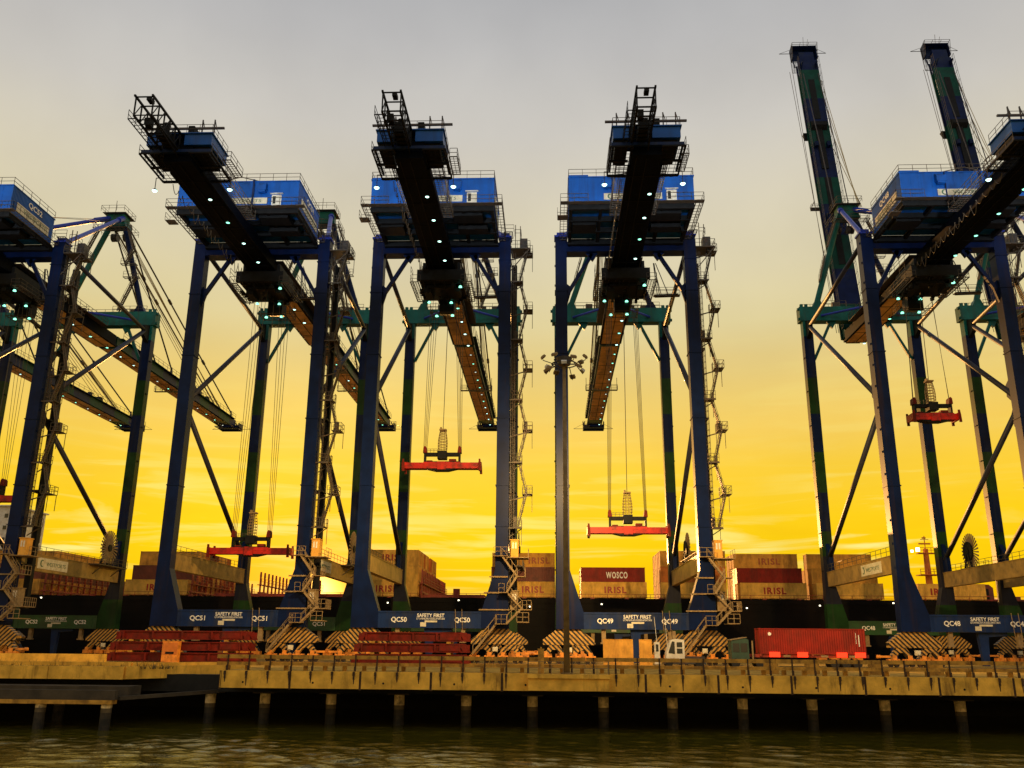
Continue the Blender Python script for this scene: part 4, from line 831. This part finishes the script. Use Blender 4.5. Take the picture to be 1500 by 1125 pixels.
def container(x, y, zz, colour, label, word=None, lettermat='letterred', group='containers stacked on the ship', size=(4.1, 1.25), wx=.52, parent=None, ship=True):
    key = ('cont', colour)
    if key not in CACHE:
        q = MB(); cont_body(q); me = q.mesh('shipping_container'); me.materials.append(MATS[colour]); CACHE[key] = me
    o = thing('shipping_container', label, 'container', (x, y, zz), group=group, mesh=CACHE[key])
    O('door', cont_door, colour, o, key=('cdoor', colour))
    0 and O('corner_casting', lambda b: [b.box(xx-.02, xx+.16, yy-.02, yy+.16, q_-.02, q_+.14) for xx in (0, CL-.14) for yy in (0, CW-.14) for q_ in (0, CH-.12)], colour, o, key=('ccast', colour))
    if word: text(word, 1, lettermat, o, (CL*wx, .012, CH*.5), fit=size, bold=.03, spacing=1.2)
    return o
TN = ['bottom', 'middle', 'top', 'fourth']
YB, ZB, RP, TP = 54.0, 10.9, 2.52, 2.91
def bay(x0, where, rows, cols, words={}, stagger=(0, 1, 2)):
    """rows: list of tier heights per row back from the quay; cols: colour picker"""
    for r_, nt_ in enumerate(rows):
        for t_ in range(nt_):
            if t_ < len(stagger) and r_ < stagger[t_]: continue
            col, wrd = words.get((r_, t_), (None, None))
            c = col or cols(r_, t_)
            nm = {'cream': 'cream', 'cream2': 'tan', 'cred': 'red', 'cbrown': 'dark brown', 'corange': 'orange'}[c]
            lab = '%s container%s, %s tier, %s row, %s' % (nm, (' lettered '+wrd[0]) if wrd else '', TN[t_], ORD[r_], where)
            container(x0, YB+RP*r_, ZB+TP*t_, c, lab, wrd[0] if wrd else None, wrd[1] if wrd else 'letterred', wx=wrd[2] if wrd else .52)
IR = ('IRISL', 'letterred', .52); IF = ('IRISL', 'letterfade', .55)
rc = lambda seq: (lambda r_, t_: seq[(r_*7+t_*3) % len(seq)])
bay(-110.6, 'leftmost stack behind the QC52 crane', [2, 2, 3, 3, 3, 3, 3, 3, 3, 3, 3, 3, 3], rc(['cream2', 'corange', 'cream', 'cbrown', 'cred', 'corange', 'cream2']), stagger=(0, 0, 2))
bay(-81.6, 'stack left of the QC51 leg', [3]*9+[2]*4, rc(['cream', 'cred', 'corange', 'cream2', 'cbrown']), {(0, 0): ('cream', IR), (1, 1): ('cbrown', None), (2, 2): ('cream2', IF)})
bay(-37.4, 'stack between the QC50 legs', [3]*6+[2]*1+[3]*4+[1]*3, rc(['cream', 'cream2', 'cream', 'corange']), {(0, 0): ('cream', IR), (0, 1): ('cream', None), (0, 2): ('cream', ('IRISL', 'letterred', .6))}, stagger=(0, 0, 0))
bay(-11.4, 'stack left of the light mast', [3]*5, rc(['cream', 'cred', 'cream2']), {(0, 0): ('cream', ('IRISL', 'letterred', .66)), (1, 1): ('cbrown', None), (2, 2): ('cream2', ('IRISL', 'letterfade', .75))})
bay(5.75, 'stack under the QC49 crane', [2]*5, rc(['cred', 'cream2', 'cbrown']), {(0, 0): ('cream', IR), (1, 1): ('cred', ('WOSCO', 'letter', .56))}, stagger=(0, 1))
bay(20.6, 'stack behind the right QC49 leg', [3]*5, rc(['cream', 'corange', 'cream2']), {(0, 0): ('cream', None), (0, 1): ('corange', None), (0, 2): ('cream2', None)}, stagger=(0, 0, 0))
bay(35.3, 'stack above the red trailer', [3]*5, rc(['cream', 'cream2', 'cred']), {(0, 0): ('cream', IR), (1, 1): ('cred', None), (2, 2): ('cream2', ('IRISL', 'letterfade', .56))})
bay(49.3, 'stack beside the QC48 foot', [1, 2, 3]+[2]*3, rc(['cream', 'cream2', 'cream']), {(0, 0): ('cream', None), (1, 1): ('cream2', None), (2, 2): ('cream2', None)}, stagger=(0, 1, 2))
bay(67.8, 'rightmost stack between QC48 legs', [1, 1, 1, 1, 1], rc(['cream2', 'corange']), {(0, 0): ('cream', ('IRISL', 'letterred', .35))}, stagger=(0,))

# ------------------------------------------------------------------ ship
sh = thing('container_ship', 'long black container ship hull lying beyond the cranes', 'ship', (0, 44, 0))
O('hull', lambda b: b.prism([(0, 9.4), (0, -3), (4, -7), (52, -7), (56, 0), (56, 9.4)], 'x', -175, 165), 'hull', sh)
O('bulwark', lambda b: b.box(-175, 165, -.1, .1, 9.4, 10.2).box(-175, 165, 8.8, 9.2, 9.4, 10.7), 'hull', sh)
O('railing', lambda b: b.rail([(-130, .3, 9.5), (120, .3, 9.5)], h=1.5, step=2.5, t=.07, mids=2), 'lashing', sh)
O('hull_strake', lambda b: [b.box(-175, 165, -.06, -.003, zz, zz+.12) for zz in (2.5, 5.5, 8.3)], 'hull', sh)
for i in range(28):
    x = -112+i*6.3
    O('stanchion', lambda b: b.box(-.35, .35, 8.0, 8.75, 9.4, 10.8), 'lashing', sh, (x, 0, 0), key='stan')
    if i % 2: O('deck_lamp', lambda b: b.box(-.12, .12, -.2, -.1, 10.3, 10.5), 'lampwarm', sh, (x+1.2, 0, -.6-.5*(i % 3)), key='dlamp')
O('hatch_cover', lambda b: b.box(-64, -38, 10.0, 50, 9.4, 11.3), 'lashing', sh)
O('hatch_cover', lambda b: b.box(-23.9, -12.5, 10.0, 50, 9.4, 11.3).box(-18.6, -17.4, 12, 13, 11.3, 12.5), 'lashing', sh)
O('hatch_cover', lambda b: b.box(61.5, 67.5, 10.0, 50, 9.4, 10.6).box(80.2, 130, 10.0, 50, 9.4, 11.0), 'lashing', sh)
def lash(x, y0, n, h, label, pitch=2.52):
    t_ = thing('lashing_bridge', label, 'lashing bridge', (x, y0, 10.4))
    for i in range(n):
        O('post', lambda b: b.box(-.14, .14, -.17, .17, 0, h).prism([(-.3, h), (.3, h), (.12, h+.9), (-.12, h+.9)], 'x', -.14, .14), 'lashing', t_, (0, i*pitch, 0), key=('lpost', h))
    O('walkway', lambda b: b.box(-.45, .45, -.6, (n-1)*pitch+.6, h*.62, h*.62+.12), 'lashing', t_)
    O('railing', lambda b: b.rail([(.45, -.6, h*.62+.1), (.45, (n-1)*pitch+.6, h*.62+.1)], step=1.26, t=.06), 'lashing', t_)
    O('lower_beam', lambda b: b.box(-.25, .25, -.6, (n-1)*pitch+.6, h*.25, h*.25+.3), 'lashing', t_)
    return t_
lash(-97.4, 54.2, 15, 4.2, 'rusty lashing bridge posts at the end of the leftmost container stack')
lash(-68.6, 54.2, 15, 4.0, 'rusty lashing bridge posts right of the stack by the QC51 crane leg')
lash(-24.4, 54.2, 16, 4.6, 'rusty lashing bridge posts at the right end of the stack in the QC50 sunset gap')
lash(-56.6, 58, 11, 4.3, 'red glowing lashing bridge posts standing free left of the sun')
lash(-47.2, 60, 4, 3.4, 'short group of glowing red lashing posts just beside the sun')
mh = thing('ship_mast', 'slender ship radar mast with a bright lamp at the right between crane legs', 'mast', (84.6, 90, 9.4))
O('column', lambda b: b.tube((0, 0, 0), (0, 0, 14.5), .95, 10, .55), 'corange', mh)
O('platform', lambda b: b.box(-2.2, 2.2, -1.5, 1.5, 8.6, 8.8).rail([(-2.2, -1.5, 8.8), (2.2, -1.5, 8.8)], t=.1).box(-1.9, 2.3, -.8, .8, 13.4, 13.6).rail([(-1.9, -.8, 13.6), (2.3, -.8, 13.6)], t=.09), 'corange', mh)
O('radar_scanner', lambda b: b.box(-1.4, 1.2, -.2, .2, 15.5, 15.8).beam((0, 0, 14), (0, 0, 17.4), .16).beam((-.9, 0, 16.6), (.9, 0, 16.6), .12).box(-.5, .3, -.2, .2, 16.8, 17.1), 'corange', mh)
O('mast_lamp', lambda b: b.tube((-1.9, -.5, 13.9), (-1.9, -.5, 14.7), .45, 8).tube((-3.2, -.5, 13.7), (-3.2, -.5, 14.2), .3, 8), 'lampwarm', mh)
O('mast_base', lambda b: b.box(-3.5, 4, -2, 2, 0, 4.4).box(-8, 8, -2.5, 2.5, 0, 2.4), 'cbrown', mh)
ac = thing('ship_superstructure', 'white ship accommodation block with small dark windows cut by the left edge', 'superstructure', (-130, 82, 9.4))
O('block', lambda b: b.box(-8, 6.6, 0, 14, 0, 22.5).box(-8.5, 7.1, -.5, 14.5, 22.5, 22.8), 'white', ac)
for i in range(3):
    for k in range(4):
        O('window', lambda b: b.box(-.4, .4, -.06, -.004, -.45, .45), 'glass', ac, (5.4-i*2.1, 0, 12.3+k*2.7), key='acwin')
lf = thing('lifeboat_housing', 'orange-lit open steel housing on the ship beside the right cable reel', 'housing', (89.5, 78, 9.4))
O('frame', lambda b: b.prism([(-3.2, 0), (-2.4, -1.2), (2.4, -1.2), (3.2, 0), (3.2, 5.2), (2.4, 5.9), (-2.4, 5.9), (-3.2, 5.2)], 'y', 0, 3), 'cbrown', lf)
O('opening', lambda b: b.box(-2.2, 2.2, -.08, -.003, .3, 5.0), 'dark', lf)
for zz in (1.8, 3.4): O('shelf', lambda b: b.box(-2.2, 2.2, -.3, -.09, zz, zz+.2), 'lashing', lf)
td = thing('distant_stack', 'low row of dark distant cargo on the ship deck at the right edge', 'cargo', (108, 84, 9.4))
for i in range(7): O('load', lambda b: b.box(-1.6, 1.6, 0, 6, 0, 3.2+.5*math.sin(i*1.7)), 'cbrown', td, (-12+i*3.5, 0, 0))

# ------------------------------------------------------------------ things on the quay
def redframe(x0, x1, y, zz, label, taper=.5, h=1.02):
    t_ = thing('steel_beam_frame', label, 'steel frame', (0, y, zz), group='red steel frames stacked on the quay')
    for yy in (0, 2.6):
        O('side_beam', lambda b: b.box(x0+.05, x1-.05, yy-.05, yy+.05, .14, h-.14).box(x0, x1, yy-.22, yy+.22, 0, .14).box(x0+taper, x1-taper, yy-.22, yy+.22, h-.14, h).prism([(x0, .1), (x0+.6, .1), (x0+taper+.6, h-.05), (x0+taper, h-.05)], 'y', yy-.2, yy+.2).prism([(x1, .1), (x1-.6, .1), (x1-taper-.6, h-.05), (x1-taper, h-.05)], 'y', yy-.2, yy+.2), 'oldred', t_)
    n = 4
    for i in range(n+1):
        x = x0+1.0+(x1-x0-2.0)*i/n
        O('stiffener', lambda b: b.box(-.1, .1, -.34, 2.85, .1, h-.1), 'oldred', t_, (x, 0, 0), key=('stiff', h))
    O('end_plate', lambda b: b.box(x1-3.4, x1-.9, -.3, -.22, .16, h-.18), 'oldred', t_)
    return t_
for k, (dx0, dx1, dz) in enumerate(((0, .3, .08), (.3, .5, 1.32), (.9, .4, 2.58))):
    redframe(-52.9+dx0, -35.3-dx1, -9, dz, '%s red steel frame of the longer stack left of the wharf corner' % ('bottom', 'middle', 'top')[k])
    redframe(-23.5+dx0*.8, -9.4-dx1*.6, -9, dz+.04, '%s red steel frame of the shorter stack below the QC50 lettering' % ('bottom', 'middle', 'top')[k])
for xa, xb, wh in ((-50, -38.5, 'longer left'), (-21, -12, 'shorter right')):
    for zz in (1.12, 2.38):
        for x in (xa, xb):
            tag(O('timber_block', lambda b: b.box(x-.25, x+.25, -9.3, -6.2, zz-.012, zz+.2), 'raildeck'), '%s %s timber spacer between frames of the %s red stack' % ('upper' if zz > 2 else 'lower', 'left' if x == xa else 'right', wh), 'timber', group='spacers of the red stacks')
oc = thing('orange_locker', 'orange steel locker standing before the longer red steel stack', 'locker', (-44.6, -10.2, 0))
O('body', lambda b: b.box(-.95, .95, -.4, .4, .02, 2.35).box(-1.0, 1.0, -.45, .45, 2.35, 2.42), 'orange', oc)
O('door', lambda b: b.box(-.85, .85, -.44, -.404, .9, 2.2), 'corange', oc); O('vent', lambda b: b.box(-.5, .5, -.47, -.444, .95, 1.2), 'dark', oc)
# pale hoarding panels
for i, (x0, x1, lab) in enumerate(((6.3, 9.75, 'wide tan site hoarding panel beside the left QC49 bogie'), (10.6, 12.0, 'narrow tan site hoarding panel right of the blue stowage post'))):
    hp = thing('hoarding_panel', lab, 'panel', (0, -6, 0))
    O('sheet', lambda b: b.box(x0, x1, 0, .12, .1, 3.0), 'cream2', hp)
    O('frame', lambda b: b.box(x0-.06, x0, -.05, .17, 0, 3.06).box(x1, x1+.06, -.05, .17, 0, 3.06).box(x0, x1, -.05, .17, 3.0, 3.06) and [b.box(x0+.4+k*.55, x0+.44+k*.55, -.03, 0, .1, 3.0) for k in range(int((x1-x0)/.55))], 'cream2', hp)
# white vehicle cab with aerials
vc = thing('crane_truck', 'small white crane truck with big windows and two whip aerials below the QC49 lettering', 'truck', (14.3, -9.5, 0))
O('cab', lambda b: b.prism([(-1.15, .55), (1.0, .55), (1.0, 3.0), (.1, 3.12), (-.5, 3.0), (-1.05, 1.6)], 'y', -.9, .9), 'white', vc)
O('windscreen', lambda b: b.prism([(-.86, 1.55), (-.12, 1.45), (-.12, 2.8), (-.42, 2.85)], 'y', -.93, -.904), 'glass', vc)
for zz in (1.5, 2.2): O('side_window', lambda b: b.box(.12, .75, -.93, -.904, zz, zz+.55), 'glass', vc)
O('chassis', lambda b: b.box(-1.4, 3.4, -.85, .85, .35, .55).box(1.1, 3.3, -.8, .8, .55, 1.2), 'steel', vc)
for x in (-.8, 2.6):
    for yy in (-.95, .7): O('wheel', lambda b: b.tube((0, 0, 0), (0, .28, 0), .42, 16), 'tyre', vc, (x, yy, .42), key='twheel')
for x, dx in ((-1.9, -.35), (-.75, -.3)): O('aerial', lambda b: b.tube((x, 0, 1.2), (x+dx, 0, 5.6), .05, 5, .02), 'white', vc)
O('door_panel', lambda b: b.box(-2.35, -1.75, -.3, .3, .3, 2.75), 'white', vc); O('door_window', lambda b: b.box(-2.2, -1.9, -.33, -.304, 1.7, 2.5), 'glass', vc)
O('mast_post', lambda b: b.box(-.2, .15, -.2, .2, 3.05, 4.0).beam((-.4, 0, 3.0), (-.9, 0, 4.3), .08), 'galv', vc)
# terminal tractor
tt = thing('terminal_tractor', 'dark green terminal tractor cab left of the red container', 'truck', (22.0, -7.5, 0))
O('cab', lambda b: b.prism([(-1.0, .9), (1.0, .9), (1.0, 3.1), (.6, 3.3), (-1.0, 3.0)], 'y', -1.1, 1.1), 'cabgreen', tt)
O('roof', lambda b: b.beam((-1.15, 0, 3.05), (.8, 0, 3.38), 2.4, .08), 'galv', tt)
for x0, x1 in ((-.85, -.1), (.05, .8)): O('window', lambda b: b.box(x0, x1, -1.13, -1.104, 1.7, 2.7), 'glass', tt)
O('chassis', lambda b: b.box(-1.3, 3.0, -.9, .9, .5, .9), 'steel', tt)
for x in (-.6, 2.2):
    for yy in (-1.15, .85): O('wheel', lambda b: b.tube((0, 0, 0), (0, .3, 0), .5, 16), 'tyre', tt, (x, yy, .5), key='ttw')
O('exhaust', lambda b: b.tube((1.5, -.7, .9), (1.5, -.7, 3.0), .1, 8), 'galv', tt)
tl = thing('container_trailer', 'low red container trailer chassis behind the guard rail with glowing red marker lights', 'trailer', (24.3, -8.2, 0))
O('frame', lambda b: b.box(-1.2, 12.6, .3, .6, 1.15, 1.5).box(-1.2, 12.6, 1.8, 2.1, 1.15, 1.5) and [b.box(x, x+.2, 0, 2.4, 1.3, 1.52) for x in (0, 3, 6, 9, 12)], 'lashing', tl)
for x in (8.6, 9.9, 11.2):
    for yy in (.05, 2.1): O('wheel', None, 'tyre', tl, (x, yy, .5), key='ttw')
for x in (2.1, 5.3, 9.8, 11.9): O('marker_light', lambda b: b.box(-.6, .6, -.14, -.06, -.3, .26), 'lampred', tl, (x-.4, 0, 1.5), key='mk')
for x in (-2.4, 3.1, 7.4, 10.6): O('reflector', lambda b: b.box(-.4, .4, -.12, -.05, -.16, .06), 'galv', tl, (x, 0, 1.36), key='rf')
rc_ = container(24.4, -8.1, 1.54, 'cred', 'red container on the trailer beside the QC48 sill beam', group='container on trailer')
O('marking', lambda b: b.box(11.4, 11.5, -.01, .02, .9, 2.2).box(11.1, 11.14, -.01, .02, 1.2, 2.4).tube((1.2, -.01, 2.25), (1.2, .03, 2.25), .2, 10), 'letter', rc_)
for i, x in enumerate((19.6, 23.2, 28.8, 34.0)):
    tag(O('concrete_block', lambda b: b.prism([(-.62, 0), (.62, 0), (.55, .95), (-.55, .95)], 'y', -.3, .3).box(-.58, .58, -.25, .25, .95, .98), 'raildeck', None, (x, -33.5, .0)), 'square concrete block behind the guard rail, %s of four below the red trailer' % ('first', 'second', 'third', 'fourth')[i], 'block', 'concrete blocks along the rail')
